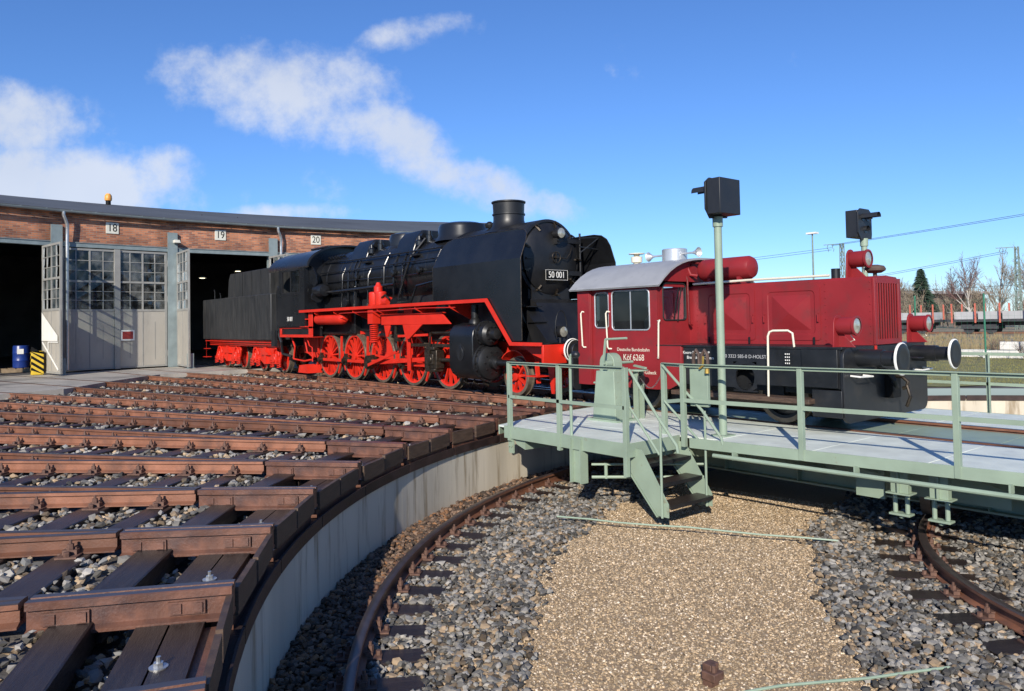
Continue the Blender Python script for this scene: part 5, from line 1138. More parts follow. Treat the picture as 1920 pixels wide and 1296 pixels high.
# wheels and rods
AX = [15.93, 17.60, 19.24, 20.90, 22.56]; PIN = (.30, -.13)
for s in (1, -1):
    spoked_wheel((13.30, s*.70, .425), .425, s, lo, 9)
    for i, u in enumerate(AX):
        cw = (160+(-25 if i == 2 else 0), 52 if i == 2 else 34); w = spoked_wheel((u, s*.70, .70), .70, s, lo, 15, cw=(172, 55) if i == 2 else None)
        y = s*.80; G().cyl((u+PIN[0], s*.74, .70+PIN[1]), (u+PIN[0], s*1.02, .70+PIN[1]), .075, n=16).build('crank_pin', 'oily_steel', w)
    y = s*.90
    for i in range(4):
        a, b = AX[i]+PIN[0], AX[i+1]+PIN[0]; S(G().box(a+.1, b-.1, y-.025, y+.025, .57-.045, .57+.045), 'coupling_rod', 'loco_red', bevel=.008)
    for i, u in enumerate(AX):
        g = G(); g.cyl((u+PIN[0], y-.05, .57), (u+PIN[0], y+.05, .57), .145 if i != 2 else .18, n=22); g.box(u+PIN[0]-.05, u+PIN[0]+.05, y-.04, y+.04, .68, .78); S(g, 'rod_bearing', 'oily_steel')
    ym = s*1.02; mr_ = S(G().prism([(19.54, .50), (19.54, .64), (16.25, .80), (16.25, .70)], ym-.03, ym+.03, 'xz'), 'main_rod', 'loco_red', bevel=.006)
    G().cyl((19.54, ym-.06, .57), (19.54, ym+.06, .57), .20, n=24).build('rod_end', 'oily_steel', mr_)
    S(G().bar((19.40, s*1.14, .50), (17.72, s*1.14, .93), .03, .085), 'eccentric_rod', 'loco_red', bevel=.006); S(G().bar((19.54, s*1.12, .57), (19.40, s*1.14, .46), .05, .12), 'return_crank', 'oily_steel', bevel=.01)
    # crosshead, guides, piston rod
    g = G(); g.box(15.95, 16.5, s*1.0-.12, s*1.0+.12, .52, .98); g.box(16.05, 16.4, s*1.0-.16, s*1.0+.16, .62, .88); g.cyl((16.2, s*1.0-.18, .74), (16.2, s*1.0+.18, .74), .09); g.box(16.0, 16.35, s*1.02-.14, s*1.02+.14, .98, 1.06); g.box(15.98, 16.42, s*1.02-.13, s*1.02+.13, .44, .52); S(g, 'crosshead', 'oily_steel', bevel=.015)
    S(G().box(14.8, 17.35, s*1.0-.07, s*1.0+.07, 1.05, 1.13), 'slide_bar', 'oily_steel', bevel=.01); S(G().cyl((14.8, s*1.0, .74), (16.1, s*1.0, .74), .05), 'piston_rod', 'oily_steel'); S(G().cyl((14.8, s*1.08, 1.42), (16.2, s*1.08, 1.40), .035), 'valve_rod', 'oily_steel')
    g = G(); g.bar((16.15, s*1.15, 1.42), (16.25, s*1.15, .62), .05, .03, (0, 1, 0)); g.bar((16.3, s*1.17, .62), (16.1, s*1.17, .40), .04, .03, (0, 1, 0)); S(g, 'combination_lever', 'oily_steel')
    S(G().bar((16.2, s*1.2, 1.36), (17.75, s*1.2, 1.32), .03, .06), 'radius_rod', 'loco_red')
    g = G(); g.tube([(17.72+.10*math.cos(R_(a)), s*1.16, 1.28+.36*math.sin(R_(a))) for a in range(-80, 81, 20)], .045, 8); g.box(17.62, 17.80, s*1.16-.07, s*1.16+.07, 1.18, 1.38); S(g, 'expansion_link', 'oily_steel')
    # motion bracket and red girders below the running board
    g = G(); g.prism([(17.0, 2.08), (17.5, 2.08), (17.36, 1.7), (17.32, .42), (17.18, .42), (17.18, 1.7)], s*1.10-.02, s*1.10+.02, 'xz'); g.prism([(15.1, 1.62), (15.5, 1.90), (18.4, 1.90), (18.4, 1.62)], s*1.24-.02, s*1.24+.02, 'xz'); g.prism([(16.35, 1.62), (17.3, 1.62), (17.15, 1.25), (17.0, 1.25)], s*1.24-.02, s*1.24+.02, 'xz'); g.box(15.4, 18.4, s*1.24-.06, s*1.24+.06, 1.88, 1.91)
    g.prism([(17.95, 1.62), (18.3, 1.62), (18.2, 1.30), (18.1, 1.30)], s*1.22-.02, s*1.22+.02, 'xz'); S(g, 'motion_bracket', 'loco_red', bevel=.008)
    for u in (14.9, 16.4, 18.3, 19.7, 20.9, 22.2):
        g = G(); g.prism([(.82 if s > 0 else -.82, 2.08), (1.44*s, 2.08), (1.44*s, 2.0), (.82*s, 1.72)], u-.01, u+.01, 'yz'); g.box(u-.05, u+.05, min(s*.8, s*1.44), max(s*.8, s*1.44), 2.06, 2.085); S(g, 'board_bracket', 'loco_red')
    # springs, brake hangers
    for i, u in enumerate(AX):
        g = G(); g.prism([(u-.42, 1.36), (u+.42, 1.36), (u+.34, 1.42), (u+.15, 1.47), (u-.15, 1.47), (u-.34, 1.42)], s*.62-.05, s*.62+.05, 'xz'); g.box(u-.06, u+.06, s*.62-.06, s*.62+.06, 1.3, 1.5); S(g, 'leaf_spring', 'loco_red')
        b0 = u+.83 if i < 4 else u+.80
        g = G(); g.bar((b0-.03, s*.78, 1.30), (b0+.0, s*.78, .45), .06, .05, (0, 1, 0)); g.prism(arc(u, .7, .80, -35, 10, 6)+list(reversed(arc(u, .7, .735, -35, 10, 6))), s*.70-.05, s*.70+.05, 'xz'); g.bar((b0, s*.80, .46), (b0+.15, s*.80, .16), .05, .04, (0, 1, 0)); S(g, 'brake_hanger', 'loco_red')
    S(G().tube([(14.6, s*1.475, 2.0), (16.0, s*1.475, 2.02), (18.5, s*1.475, 1.99), (20.4, s*1.475, 1.98), (20.6, s*1.44, 1.93)], .011, 6), 'oil_pipe', 'loco_red')
    g = G(); 
    for i in range(9): g.tube([(18.72+.11*math.cos(R_(a)), s*1.30+.11*math.sin(R_(a)), 1.15+i*.055+a/360*.055) for a in range(0, 360, 30)], .018, 6)
    g.cyl((18.72, s*1.30, 1.1), (18.72, s*1.30, 1.75), .05); g.box(18.58, 18.86, s*1.30-.12, s*1.30+.12, 1.66, 2.08); S(g, 'pump_spring', 'loco_red')
    # cylinder block
    pf = [(.80, .38), (1.0, .33), (1.25, .36), (1.42, .48), (1.49, .62), (1.50, 1.30), (1.47, 1.46), (1.36, 1.58), (1.1, 1.64), (.80, 1.62)]
    cy = S(G().prism([(s*a, b) for a, b in pf], 13.92, 14.84, 'yz'), 'cylinder_block', 'loco_black', bevel=.02)
    for z, r, y, u1 in ((1.38, .27, 1.12, 13.66), (.74, .40, 1.05, 13.74)):
        g = G(); g.lathe([(r*1.12, 13.94), (r*1.12, 13.90), (r*1.1, 13.88), (r, 13.88), (r*.95, u1+.06), (r*.7, u1), (0, u1-.02)], (0, s*y, z), 'x', 36, caps=False); cap = g.build('cylinder_cover', 'smoke_black', cy)
        g = G()
        for i in range(16): a = 2*math.pi*i/16; g.cyl((13.89, s*y+r*1.05*math.cos(a), z+r*1.05*math.sin(a)), (13.845, s*y+r*1.05*math.cos(a), z+r*1.05*math.sin(a)), .02, n=6)
        for i in range(10): a = 2*math.pi*i/10; g.cyl((u1+.03, s*y+r*.62*math.cos(a), z+r*.62*math.sin(a)), (u1-.03, s*y+r*.62*math.cos(a), z+r*.62*math.sin(a)), .018, n=6)
        g.build('cover_bolts', 'smoke_black', cap)
        G().lathe([(r*.9, 14.82), (r*.85, 14.98), (.1, 15.0)], (0, s*y, z), 'x', 28).build('rear_cover', 'oily_steel', cy)
    G().lathe([(.15, 13.74), (.15, 13.6), (.10, 13.58), (.07, 13.56), (.065, 13.0), (.05, 12.98), (0, 12.98)], (0, s*1.05, .74), 'x', 20, caps=False).build('piston_tail', 'smoke_black', cy)
    G().lathe([(.13, 13.67), (.12, 13.48), (.05, 13.45)], (0, s*1.12, 1.38), 'x', 18).build('valve_tail', 'smoke_black', cy)
    g = G(); g.lathe([(.20, -.006), (.20, 0), (.12, 0), (.11, .006)], (14.38, s*1.505, .98), 'y', 24); 
    for i, p in enumerate(g.v): g.v[i] = (14.38+(p[0]-14.38)*.72, p[1], p[2])
    g.build('maker_plate', 'smoke_black', cy)
    G().lathe([(.14, 1.62), (.12, 1.70), (.08, 1.75), (.085, 2.05)], (14.35, s*1.1, 0), 'z', 16).build('steam_inlet', 'smoke_black', cy)
    g = G()
    for u in (14.0, 14.38, 14.75): g.tube([(u, s*1.1, .36), (u, s*1.15, .27), (u-.25, s*1.2, .24)], .018, 6)
    g.build('drain_cocks', 'oily_steel', cy)
    g = G(); g.prism(arc(13.30, .46, .56, 25, 155, 10)+list(reversed(arc(13.30, .46, .54, 25, 155, 10))), s*.58, s*.84, 'xz'); S(g, 'wheel_guard', 'loco_red')
    # air tank, cab steps
    S(G().lathe([(0, 20.66), (.10, 20.68), (.155, 20.75), (.17, 20.82), (.17, 22.40), (.155, 22.48), (.1, 22.55), (0, 22.57)], (0, s*1.18, 1.83), 'x', 26, caps=False), 'air_reservoir', 'loco_red')
    g = G(); g.box(22.50, 25.06, s*1.36-.015, s*1.36+.015, 1.55, 1.62); g.box(22.50, 25.06, s*1.36-.015, s*1.36+.015, 1.27, 1.36); g.box(22.50, 22.78, s*1.36-.015, s*1.36+.015, 1.36, 2.08); g.box(24.92, 25.06, s*1.36-.015, s*1.36+.015, 1.36, 1.55); g.box(22.50, 25.06, min(s*1.0, s*1.36), max(s*1.0, s*1.36), 1.27, 1.29); g.box(22.78, 23.25, s*1.40-.06, s*1.40+.06, 1.83, 1.86); g.box(22.78, 23.25, s*1.40-.06, s*1.40+.06, 1.60, 1.63); S(g, 'cab_support', 'loco_red', bevel=.006)
    S(G().box(22.8, 24.92, min(s*.9, s*1.34), max(s*.9, s*1.34), 1.30, 1.56), 'cab_support_box', 'frame_black')
    g = G(); g.tube([(24.6, s*1.15, 1.27), (24.35, s*1.15, .95), (24.45, s*1.15, .55), (23.6, s*1.15, .50), (23.2, s*1.1, .55)], .03, 8); g.tube([(23.7, s*1.1, 1.27), (23.5, s*1.1, .80), (23.0, s*1.1, .62)], .025, 8); g.tube([(23.3, s*1.2, 1.27), (23.1, s*1.2, 1.0), (22.9, s*1.2, .95), (22.88, s*1.2, .5)], .02, 8); g.prism([(23.25, .12), (24.0, .12), (23.9, .36), (23.4, .40)], s*.95-.25, s*.95+.25, 'xz'); S(g, 'injector_pipes', 'loco_red')
# feed pump on the running board
g = G(); 
for u in (18.42, 18.76): g.lathe([(.15, 2.12), (.16, 2.14), (.16, 2.50), (.13, 2.53), (.0, 2.54)], (u, 1.25, 0), 'z', 20, caps=False)
g.box(18.28, 18.9, 1.12, 1.38, 2.12, 2.2); fp = S(g, 'feed_pump', 'loco_red', bevel=.006)
G().lathe([(.12, 2.5), (.12, 2.66), (.08, 2.70), (.05, 2.78)], (18.55, 1.25, 0), 'z', 16).build('pump_head', 'loco_red', fp); G().lathe([(.13, 0), (.13, .28), (.05, .30)], (18.0, 1.22, 2.24), 'x', 16).build('pump_motor', 'loco_red', fp); G().tube([(18.3, 1.3, 2.35), (18.1, 1.3, 2.42), (17.9, 1.28, 2.30)], .03).build('pump_pipe', 'oily_steel', fp)
S(G().prism(arc(17.5, 2.12, .20, 0, 180, 10), 1.05, 1.4, 'xz'), 'oil_box', 'loco_black')
# cab
for s in (1, -1):
    y = s*1.45; g = G(); t = .012
    g.box(22.86, 25.05, y-t, y+t, 1.62, 2.72); g.box(22.86, 23.22, y-t, y+t, 2.72, 3.55); g.box(24.62, 24.78, y-t, y+t, 2.72, 3.55); g.box(23.22, 24.62, y-t, y+t, 3.44, 3.55)
    cs = S(g, 'cab_side', 'loco_black', smooth=False)
    g = G(); g.box(24.78, 24.84, y-.02, y+.02, 2.72, 3.5); g.prism([(24.84, 2.72), (25.05, 2.72), (25.05, 2.80), (24.9, 2.95), (24.86, 3.5), (24.84, 3.5)], y-t, y+t, 'xz'); g.build('cab_pillar', 'loco_black', cs)
    g = G(); g.box(23.20, 24.64, y+s*.0-.022, y+.022, 2.68, 2.73); g.box(23.20, 24.64, y-.022, y+.022, 3.42, 3.46); g.box(23.9, 23.95, y-.02, y+.02, 2.73, 3.42); g.box(23.2, 23.24, y-.02, y+.02, 2.73, 3.42); g.box(24.58, 24.63, y-.02, y+.02, 2.73, 3.42); g.box(22.95, 24.7, y-.03, y+.03, 2.62, 2.65); g.build('window_frame', 'smoke_black', cs)
    G().box(23.24, 23.9, y-.004, y+.004, 2.73, 3.42).build('window_pane', 'cab_glass', cs, smooth=False)
    for a, b in ((3.06, 3.40), (2.76, 3.02)): G().box(23.42, 23.60, y-s*.03-.004, y-s*.03+.004, a, b).build('paper_strip', 'curtain', cs, smooth=False)
    G().tube([(25.12, y, 1.35), (25.12, y, 2.72), (25.08, y, 2.85)], .016, 8).build('grab_rail', 'loco_black', cs)
    G().lathe([(.10, 0), (.06, s*.02)], (25.0, y, 2.9), 'y', 14).build('mirror', 'smoke_black', cs)
    text('cab_number', '50 001', .20, 'white_paint', cs, (24.0, y+s*.014, 1.86), (-s, 0, 0), (0, 0, 1), .003, xs=.8)
    g = G(); g.prism([(22.84, 3.0), (22.84, 3.55), (22.55, 3.45), (22.35, 3.2), (22.3, 2.95), (22.45, 2.85)], y-.16*s-.015, y-.16*s+.015, 'xz'); g.build('wind_shield', 'loco_black', cs)
    S(G().lathe([(0, 0), (.19, .0), (.19, .10), (.12, .14)], (22.5, s*1.18, 2.55), 'x', 20), 'valve_drum')
arcp = [(1.47*math.cos(R_(a)), 3.50+.70*math.sin(R_(a))) for a in range(0, 181, 9)]
S(G().prism(arcp+[(y*.985, z-.03) for y, z in reversed(arcp)], 22.55, 25.75, 'yz'), 'cab_roof', 'loco_black', ang=25)
S(G().box(23.2, 24.6, -.45, .45, 4.19, 4.26), 'roof_ventilator', 'loco_black', bevel=.02)
g = G(); g.prism([(1.44, 1.62), (1.44, 3.52)]+[(a, b-.02) for a, b in arcp[1:-1]]+[(-1.44, 3.52), (-1.44, 1.62)], 22.86, 22.89, 'yz'); S(g, 'cab_front', 'loco_black')
S(G().box(22.9, 25.1, -1.43, 1.43, 1.60, 1.66), 'cab_floor', 'frame_black'); S(G().box(22.95, 23.5, -.9, .9, 1.66, 3.2), 'backhead', 'frame_black', bevel=.05)
g = G(); g.tube([(22.6, 1.475*math.cos(R_(a)), 3.50+.71*math.sin(R_(a))) for a in range(0, 181, 9)], .02, 6); S(g, 'roof_rib', 'loco_black')
# tender
td = lo
S(G().box(25.72, 33.05, -1.42, 1.42, 1.16, 2.78), 'tender_tank', 'tender_black', bevel=.03)
g = G(); g.prism([(26.4, 2.75), (26.4, 3.72), (30.45, 3.72), (30.62, 3.5), (30.75, 2.75)], -1.17, 1.17, 'xz'); S(g, 'coal_bunker', 'tender_black', bevel=.02)
g = G()
for u in (27.3, 28.2, 29.1, 30.0):
    for s in (1, -1): g.box(u-.02, u+.02, s*1.17-.02, s*1.17+.02, 2.78, 3.70)
S(g, 'bunker_rib', 'tender_black'); g = G()
for u in (31.3, 31.9): g.cyl((u, .6, 2.75), (u, .6, 2.85), .28, n=20)
S(g, 'water_hatch', 'tender_black')
for u, z in ((31.9, 3.15), (31.2, 2.98)): S(G().tube([(u, 1.3, 2.76), (u, 1.3, z-.06), (u, 1.33, z), (u, 1.3, z+.02)], .014, 6), 'lamp_iron', 'tender_black')
for s in (1, -1):
    S(G().box(25.5, 33.0, s*1.12-.03, s*1.12+.03, .92, 1.16), 'tender_frame', 'loco_red'); S(G().tube([(25.6, s*1.36, 1.08), (32.9, s*1.36, 1.10)], .02, 6), 'tender_pipe', 'loco_red')
    g = G(); g.box(25.45, 25.75, s*1.35-.05, s*1.35+.05, .95, 1.5); g.tube([(25.55, s*1.25, 1.5), (25.35, s*1.2, 1.1), (25.5, s*1.1, .7), (25.2, s*.9, .6)], .05, 8); S(g, 'coupling_hoses', 'frame_black')
    g = G()
    for u in (32.2, 33.0): g.tube([(32.98, s*1.3, 1.1), (32.98, s*1.3, .42)], .014, 6)
    g.box(32.7, 33.05, s*1.3-.12, s*1.3+.12, .42, .44); g.box(32.75, 33.05, s*1.3-.1, s*1.3+.1, .76, .78); S(g, 'tender_step', 'loco_red')
for bc in (31.0, 27.05):
    for s in (1, -1):
        y = s*1.03
        bg_ = S(G().prism([(bc-1.35, .75), (bc-1.25, .92), (bc+1.25, .92), (bc+1.35, .75), (bc+1.2, .38), (bc+.95, .28), (bc+.6, .42), (bc+.3, .30), (bc-.3, .30), (bc-.6, .42), (bc-.95, .28), (bc-1.2, .38)], y-.03, y+.03, 'xz'), 'bogie_frame', 'loco_red', bevel=.01)
        for du in (-.95, .95):
            u = bc+du; spoked_wheel((u, s*.72, .50), .50, s, lo, 0)
            g = G(); g.box(u-.16, u+.16, y-.02, y+s*.14 if s > 0 else y+.02, .32, .68) if s > 0 else g.box(u-.16, u+.16, y-.14, y+.02, .32, .68); g.cyl((u, y, .5), (u, y+s*.18, .5), .13, n=16); g.build('axle_box', 'loco_red', bg_, .02)
            g = G(); g.tube([(u+.24*math.cos(R_(a)), y+s*.06, .62+.24*math.sin(R_(a))) for a in range(0, 181, 15)], .035, 8); g.build('equaliser', 'loco_red', bg_)
            for dd in (-.30, .30):
                g = G()
                for i in range(5): g.tube([(u+dd+.07*math.cos(R_(a)), y+s*.08+.07*math.sin(R_(a)), .20+i*.06+a/360*.06) for a in range(0, 360, 30)], .017, 6)
                g.build('coil_spring', 'loco_red', bg_)
        g = G(); g.prism([(bc-.42, .62), (bc+.42, .62), (bc+.3, .70), (bc+.1, .76), (bc-.1, .76), (bc-.3, .70)], y+s*.03, y+s*.12, 'xz'); g.box(bc-.1, bc+.1, y-.02, y+.02+s*.08, .3, .9); g.build('bogie_spring', 'loco_red', bg_)
S(G().box(25.9, 32.9, -.9, .9, .95, 1.16), 'tender_underframe', 'frame_black')
# ================================================================== background beyond the pit
def fpole(x, y, h, label, zb=-.22):
    t = thing('catenary_mast', label, 'mast', (x, y, zb), 'catenary masts by the main line'); w = .28
    g = G()
    for sx in (-1, 1):
        for sy in (-1, 1): g.bar((x+sx*w, y+sy*w, zb), (x+sx*w*.55, y+sy*w*.55, h), .07, .07)
    n = int(h/.7)
    for i in range(n):
        z0 = zb+(h-zb)*i/n; z1 = zb+(h-zb)*(i+1)/n; k0 = w*(1-.45*i/n); k1 = w*(1-.45*(i+1)/n)
        for (ax, ay), (bx_, by_) in (((-1, -1), (1, -1)), ((1, -1), (1, 1)), ((1, 1), (-1, 1)), ((-1, 1), (-1, -1))):
            a, b = ((ax, ay), (bx_, by_)) if i % 2 else ((bx_, by_), (ax, ay)); g.bar((x+a[0]*k0, y+a[1]*k0, z0), (x+b[0]*k1, y+b[1]*k1, z1), .04, .04)
    g.build('lattice', 'mast_green', t, smooth=False)
    g = G(); g.bar((x+.3, y, h-.05), (x+1.9, y+.4, h-.05), .06, .08)
    for q in (.9, 1.5): g.tube([(x+q, y+.2, h-.1), (x+q+.12, y+.2, h-.45), (x+q-.1, y+.2, h-.6), (x+q-.02, y+.2, h-.85)], .035, 6)
    g.build('cross_arm', 'mast_green', t); return t
fpole(42.4, -70.2, 9.7, 'green lattice catenary mast rising behind the red locomotive bonnet'); fpole(29.8, -84.0, 8.9, 'green lattice catenary mast standing among bare birches')
lm = thing('yard_light', 'slim lattice yard light mast with flat white lamp head', 'light', (39.2, -58.3, -.2))
G().cyl((39.2, -58.3, -.2), (39.2, -58.3, 9.7), .11, .07, n=10).build('mast', 'mast_green', lm); G().box(38.7, 39.7, -58.6, -58.0, 9.7, 9.86).build('lamp_head', 'white_paint', lm)
def sag(a, b, s, n=24): a = Vector(a); b = Vector(b); return [a.lerp(b, i/n)-Vector((0, 0, 4*s*(i/n)*(1-i/n))) for i in range(n+1)]
W = lambda a, b, lab, s=.3: tag(G().tube(sag(a, b, s), .022, 5).build('overhead_wire', 'wire'), lab, 'wire', 'overhead wires above the main line')
for dz, nm in ((0, 'lower'), (.25, 'upper')): W((43.5, -70, 9.5+dz*.4), (-20, -62, 13.2+dz), nm+' of two dark wires rising from the mast behind the black signal'); W((43.5, -70, 9.3-dz), (95, -58, 7.0-dz), ('upper' if dz == 0 else 'lower')+' of two dark wires sloping down behind the red locomotive cab')
for dz, nm in ((0, 'upper'), (.2, 'lower')): W((30.8, -84, 8.5-dz), (70, -96, 5.2-dz), nm+' of two dark wires crossing in front of the bare birches', .2)
W((48, -88, 4.6), (20, -84, 4.9), 'thin low wire strung in front of the bare birches', .05)
# wagons
def wagon(x0, y0, x1, y1, label):
    a = Vector((x0, y0, 0)); b = Vector((x1, y1, 0)); ln = (b-a).length; ang = math.atan2(b.y-a.y, b.x-a.x)
    t = thing('flat_wagon', label, 'wagon', (x0, y0, -.2), 'stake wagons in the siding', ang, absolute=False)
    def w(g, n, m): return g.build(n, m, t, smooth=False)
    w(G().box(0, ln, -1.35, 1.35, 1.1, 1.32), 'deck', 'wagon_dark'); w(G().box(.3, ln-.3, -.2, .2, .75, 1.1), 'centre_sill', 'wagon_dark')
    n = int(ln/1.9)
    for i in range(n+1):
        for s in (-1, 1): w(G().box(.4+i*(ln-.8)/n-.06, .4+i*(ln-.8)/n+.06, s*1.4-.05, s*1.4+.05, 1.0, 2.75), 'stake', 'stanchion_red')
    for i in range(n):
        u0 = .5+i*(ln-.8)/n; w(G().box(u0+.05, u0+(ln-.8)/n-.15, -1.2, 1.2, 1.33, 2.02), 'load_slab', 'load_grey')
    for u in (1.6, 3.4, ln-3.4, ln-1.6):
        for s in (-1, 1): w(G().cyl((u, s*.68, .48), (u, s*.82, .48), .46, n=18), 'wheel', 'wagon_dark')
    for u in (2.5, ln-2.5):
        for s in (-1, 1): w(G().box(u-1.5, u+1.5, s*.95-.05, s*.95+.05, .45, .85), 'bogie_frame', 'wagon_dark')
    return t
wagon(41.0, -64.6, 30.2, -65.2, 'flat wagon with red stakes and grey slabs behind the bare branches'); wagon(29.4, -65.2, 9.4, -66.3, 'long flat wagon with red stakes and grey slabs beyond the green fence post')
g = thing('siding_track', 'siding track under the stake wagons', 'track', (25, -65.4, -.2))
for q in (-.75, .75): G().bar((60, -63.55+q, -.10), (-40, -69.0+q, -.10), .07, .14).build('rail', 'rail_rust', g, smooth=False)
# concrete sleepers stacked, fence
for i, (x, y, z, l_, a) in enumerate(((9.6, -24.9, 0, 3.2, .12), (13.0, -24.4, 0, 2.9, .10), (6.3, -25.1, 0, 2.9, .05), (11.2, -24.0, 0, 2.6, .2), (10.6, -24.75, .34, 3.0, .11))):
    o = G().prism([(-.16, -.02), (.16, -.02), (.12, .32), (-.12, .32)], -l_/2, l_/2, 'yz')
    o = o.build('concrete_beam', 'concrete_white', None, .02); o.location = (x, y, -.21+z); o.rotation_euler.z = math.pi+a+.15; tag(o, 'weathered white concrete beam lying in dry brush behind the fence', 'beam', 'concrete beams behind the fence')
fpos_ = [(11.6, -21.5), (14.1, -21.3), (9.1, -21.7), (6.6, -21.9), (16.6, -21.1)]
fe = thing('mesh_fence', 'tall green wire mesh fence along the edge of the grass', 'fence', (11.6, -21.5, -.2))
for x, y in fpos_: G().cyl((x, y, -.25), (x, y, 2.42), .035, n=10).build('post', 'post_green', fe)
g = G(); a, b = Vector((19, -20.9, 0)), Vector((4, -22.1, 0))
for i in range(11): z = .0+i*.22; g.bar(a+Vector((0, 0, z)), b+Vector((0, 0, z)), .003, .003)
for i in range(76): p = a.lerp(b, i/75); g.bar(p+Vector((0, 0, -.1)), p+Vector((0, 0, 2.2)), .003, .003)
g.build('mesh', 'post_green', fe, smooth=False)
# low station building
bd = thing('station_building', 'long low brown station building with flat roof behind the birches', 'building', (57, -132, 0))
M = Matrix.Translation((61.5, -128, 0)) @ Matrix.Rotation(math.atan2(-13.9, -7.8)+.35, 4, 'Z')
G().box(-8, 26, 0, 8, -.2, 5.4, M).build('wall', 'far_wall', bd, smooth=False); G().box(-9, 27, -1.2, 9, 5.4, 5.9, M).build('roof', 'load_grey', bd, smooth=False)
for i in range(10): o = G().box(-6+i*3.2, -4.6+i*3.2, -.06, .0, 2.0, 3.6, M).build('window', 'window_dark', bd, smooth=False); G().box(-6.1+i*3.2, -4.5+i*3.2, -.1, .0, 1.85, 1.98, M).build('sill', 'load_grey', bd, smooth=False)
# bare trees
def tree(x, y, h, bark, twig, label, spread=.32, seed=1, dens=1.0):
    rnd = random.Random(seed); t = thing('bare_tree', label, 'tree', (x, y, -.2), 'bare trees beyond the siding'); tr = G(); tw = G()
    def grow(p, d, ln, r, lev):
        q = p+d*ln; (tr if lev < 2 else tw).cyl(p, q, r, r*.68, n=6 if lev < 2 else 3, caps=False)
        if lev >= 4: return
        n = (9 if lev == 0 else 5 if lev < 3 else 4)
        for i in range(int(n*dens+.5)):
            f = rnd.uniform(.35, 1) if lev else rnd.uniform(.28, 1.0)
            s = p+d*ln*f; nd_ = (d*rnd.uniform(.55, 1.0)+Vector((rnd.uniform(-1, 1), rnd.uniform(-1, 1), rnd.uniform(-.05, .5)))*(.62 if lev else spread*1.9)).normalized()
            grow(s, nd_, ln*rnd.uniform(.42, .66), max(.010, r*.5*(1.1-f*.5)), lev+1)
        if lev < 3: grow(q, (d+Vector((rnd.uniform(-.15, .15), rnd.uniform(-.15, .15), .1))).normalized(), ln*.6, r*.62, lev+1)
    grow(Vector((x, y, -.2)), Vector((rnd.uniform(-.05, .05), rnd.uniform(-.05, .05), 1)).normalized(), h*.46, h*.013+.03, 0)
    tr.build('trunk', bark, t); tw.build('crown', twig, t, smooth=False); return t
kinds = [(39.2, -96.6, 9.6, 'bark_birch', 'twig_red', 'birch with a white trunk and dense reddish twigs'), (37.7, -102.4, 10.4, 'bark_birch', 'twig_pale', 'tall pale birch in front of the lattice mast'), (34.2, -104, 10.8, 'bark_birch', 'twig_pale', 'tall pale birch next to the lattice mast'),
    (45.5, -92, 6.6, 'twig_pale', 'twig_pale', 'slim pale bare tree beside the dark conifer'), (42.0, -99, 8.0, 'twig_brown', 'twig_brown', 'brown bare tree between the birches'), (31.0, -98, 8.6, 'twig_brown', 'twig_brown', 'brown bare tree beyond the lattice mast'), (43.4, -88, 5.0, 'twig_pale', 'twig_pale', 'low pale bare sapling behind the wagon'), (36.0, -90, 5.6, 'twig_pale', 'twig_pale', 'low bare sapling behind the long wagon'), (47.8, -96, 7.0, 'twig_brown', 'twig_brown', 'thin brown bare tree at the conifer'), (27, -100, 10, 'bark_birch', 'twig_red', 'reddish birch outside the line of masts'), (22, -96, 9, 'twig_brown', 'twig_brown', 'brown bare tree far along the siding')]
for i, k in enumerate(kinds): tree(*k, seed=20+i)
rnd = random.Random(77); g = G()
for i in range(150):
    dd = rnd.uniform(112, 175); aa = rnd.uniform(-.16, .42); b0 = math.atan2(-.93, .36)+aa-.13
    p0 = Vector((.17+dd*math.cos(b0), 11.54+dd*math.sin(b0), -.3)); h = rnd.uniform(3.0, 7.0)
    for q in range(5):
        d = Vector((rnd.uniform(-.22, .22), rnd.uniform(-.22, .22), 1)).normalized(); p1 = p0+d*h*rnd.uniform(.6, 1); g.cyl(p0, p1, .05, .02, n=3, caps=False)
        for w_ in range(14):
            s_ = p0.lerp(p1, rnd.uniform(.25, 1)); d2 = (d+Vector((rnd.uniform(-.9, .9), rnd.uniform(-.9, .9), rnd.uniform(0, .6)))).normalized(); g.cyl(s_, s_+d2*rnd.uniform(.5, 1.6), .022, .012, n=3, caps=False)
tag(g.build('far_thicket', 'twig_pale', smooth=False), 'bare pale thicket of saplings filling the gaps behind the stake wagons', 'thicket', kind='stuff')
cf = thing('conifer', 'dark green conifer standing beside the station building', 'tree', (50.1, -108.5, -.2))
G().cyl((50.1, -108.5, -.2), (50.1, -108.5, 8.0), .2, .05, n=8).build('trunk', 'twig_brown', cf)
g = G(); rnd = random.Random(5)
for i in range(1500):
    f = rnd.random()**.75; z = 1.0+7.4*f; rr = (1-f)*2.7*rnd.uniform(.3, 1.1)+.12; a = rnd.uniform(0, 6.283)
    c = Vector((50.1+rr*math.cos(a), -108.5+rr*math.sin(a), z-.25*rr)); d = Vector((math.cos(a), math.sin(a), -.25)); s = Vector((-math.sin(a), math.cos(a), 0))*.16
    g.add([c-d*.45-s*.4, c+d*.45, c-d*.3+s, c-d*.2+Vector((0, 0, .14))], [(0, 1, 2), (0, 1, 3), (2, 3, 1)])
g.build('crown', 'conifer', cf, smooth=False)
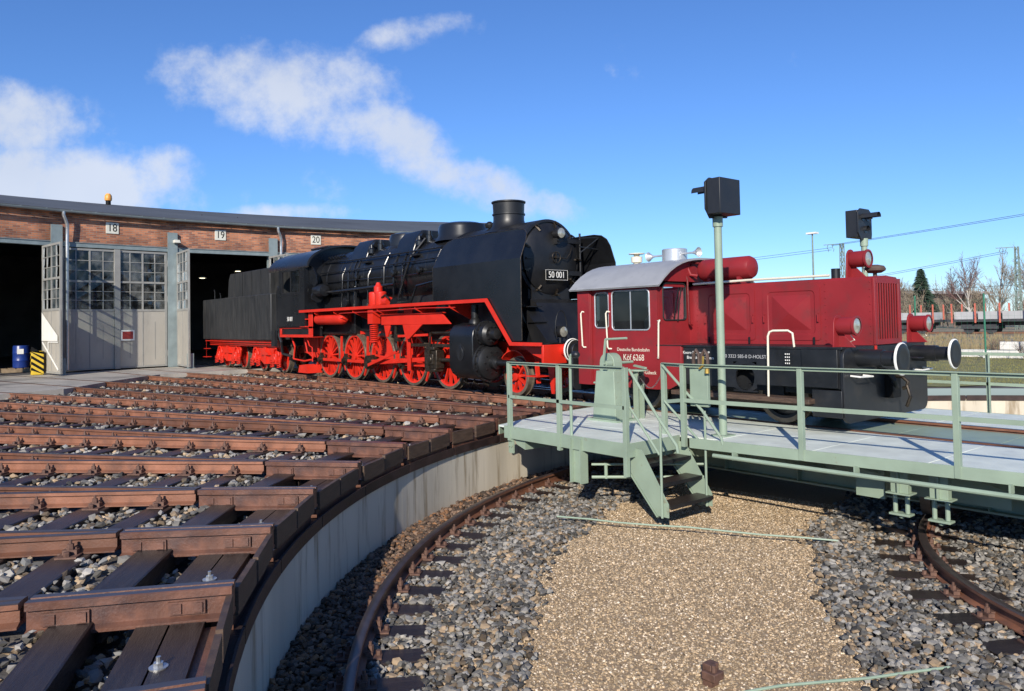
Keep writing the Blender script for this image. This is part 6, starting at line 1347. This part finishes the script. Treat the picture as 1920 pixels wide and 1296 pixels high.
# dry brush along the siding: tufts of thin stems
rnd = random.Random(9); g = G()
for i in range(2600):
    a = R_(rnd.uniform(-80, -38)); r = rnd.uniform(31, 62) if i % 3 else rnd.uniform(31, 40); x, y = r*math.cos(a), r*math.sin(a); h = rnd.uniform(.15, .55)
    for q in range(4):
        dx, dy = rnd.uniform(-.25, .25), rnd.uniform(-.25, .25); w = .012+r*.0003
        g.add([(x+dx*.3-w, y+dy*.3, -.21), (x+dx*.3+w, y+dy*.3, -.21), (x+dx+w*.3, y+dy, -.21+h*rnd.uniform(.6, 1.1))], [(0, 1, 2)])
tag(g.build('dry_brush', 'dry_grass', smooth=False), 'dry straw coloured brush between the grass and the siding', 'brush', kind='stuff')
g = G()
for i in range(16000):
    a = R_(rnd.uniform(-85, -34)); r = math.sqrt(rnd.uniform(13.2**2, 31**2)); x, y = r*math.cos(a), r*math.sin(a); h = rnd.uniform(.02, .065); dx, dy = rnd.uniform(-.03, .03), rnd.uniform(-.03, .03); w = .006
    g.add([(x-w, y-w, -.202), (x+w, y+w, -.202), (x+dx, y+dy, -.2+h)], [(0, 1, 2)])
tag(g.build('grass', 'grass_ground', smooth=False), 'short winter grass growing beyond the turntable pit', 'grass', kind='stuff')
for i in range(5):
    rr = random.Random(40+i); x, y = 9.5+rr.uniform(-3, 6), -23.4+rr.uniform(-.7, .9); bsh = thing('bare_bush', 'low brown leafless bush among the concrete beams', 'bush', (x, y, -.2), 'leafless bushes by the fence'); st = G(); br_ = G()
    for j in range(16):
        d = Vector((rr.uniform(-.8, .8), rr.uniform(-.8, .8), 1)).normalized(); p0 = Vector((x, y, -.2)); p1 = p0+d*rr.uniform(.4, .8); st.cyl(p0, p1, .010, .006, n=4, caps=False)
        for q in range(7): d2 = (d+Vector((rr.uniform(-.8, .8), rr.uniform(-.8, .8), rr.uniform(-.2, .6)))).normalized(); s_ = p0.lerp(p1, rr.uniform(.4, 1)); br_.cyl(s_, s_+d2*rr.uniform(.2, .5), .006, .003, n=3, caps=False)
    st.build('stems', 'twig_brown', bsh, smooth=False); br_.build('twigs', 'twig_brown', bsh, smooth=False)
SMALL = ('cover_bolts', 'rivet_row', 'washout_plugs', 'data_marks', 'drain_cocks', 'gutter_bracket', 'sand_pipe', 'hinge', 'bunker_rib', 'mesh', 'lattice', 'check_valve')
for o in bpy.data.objects:
    if o.name.split('.')[0] in SMALL and o.parent is not None and len(o.data.polygons) > 10: o['kind'] = 'stuff'
    if '_abs' in o: del o['_abs']
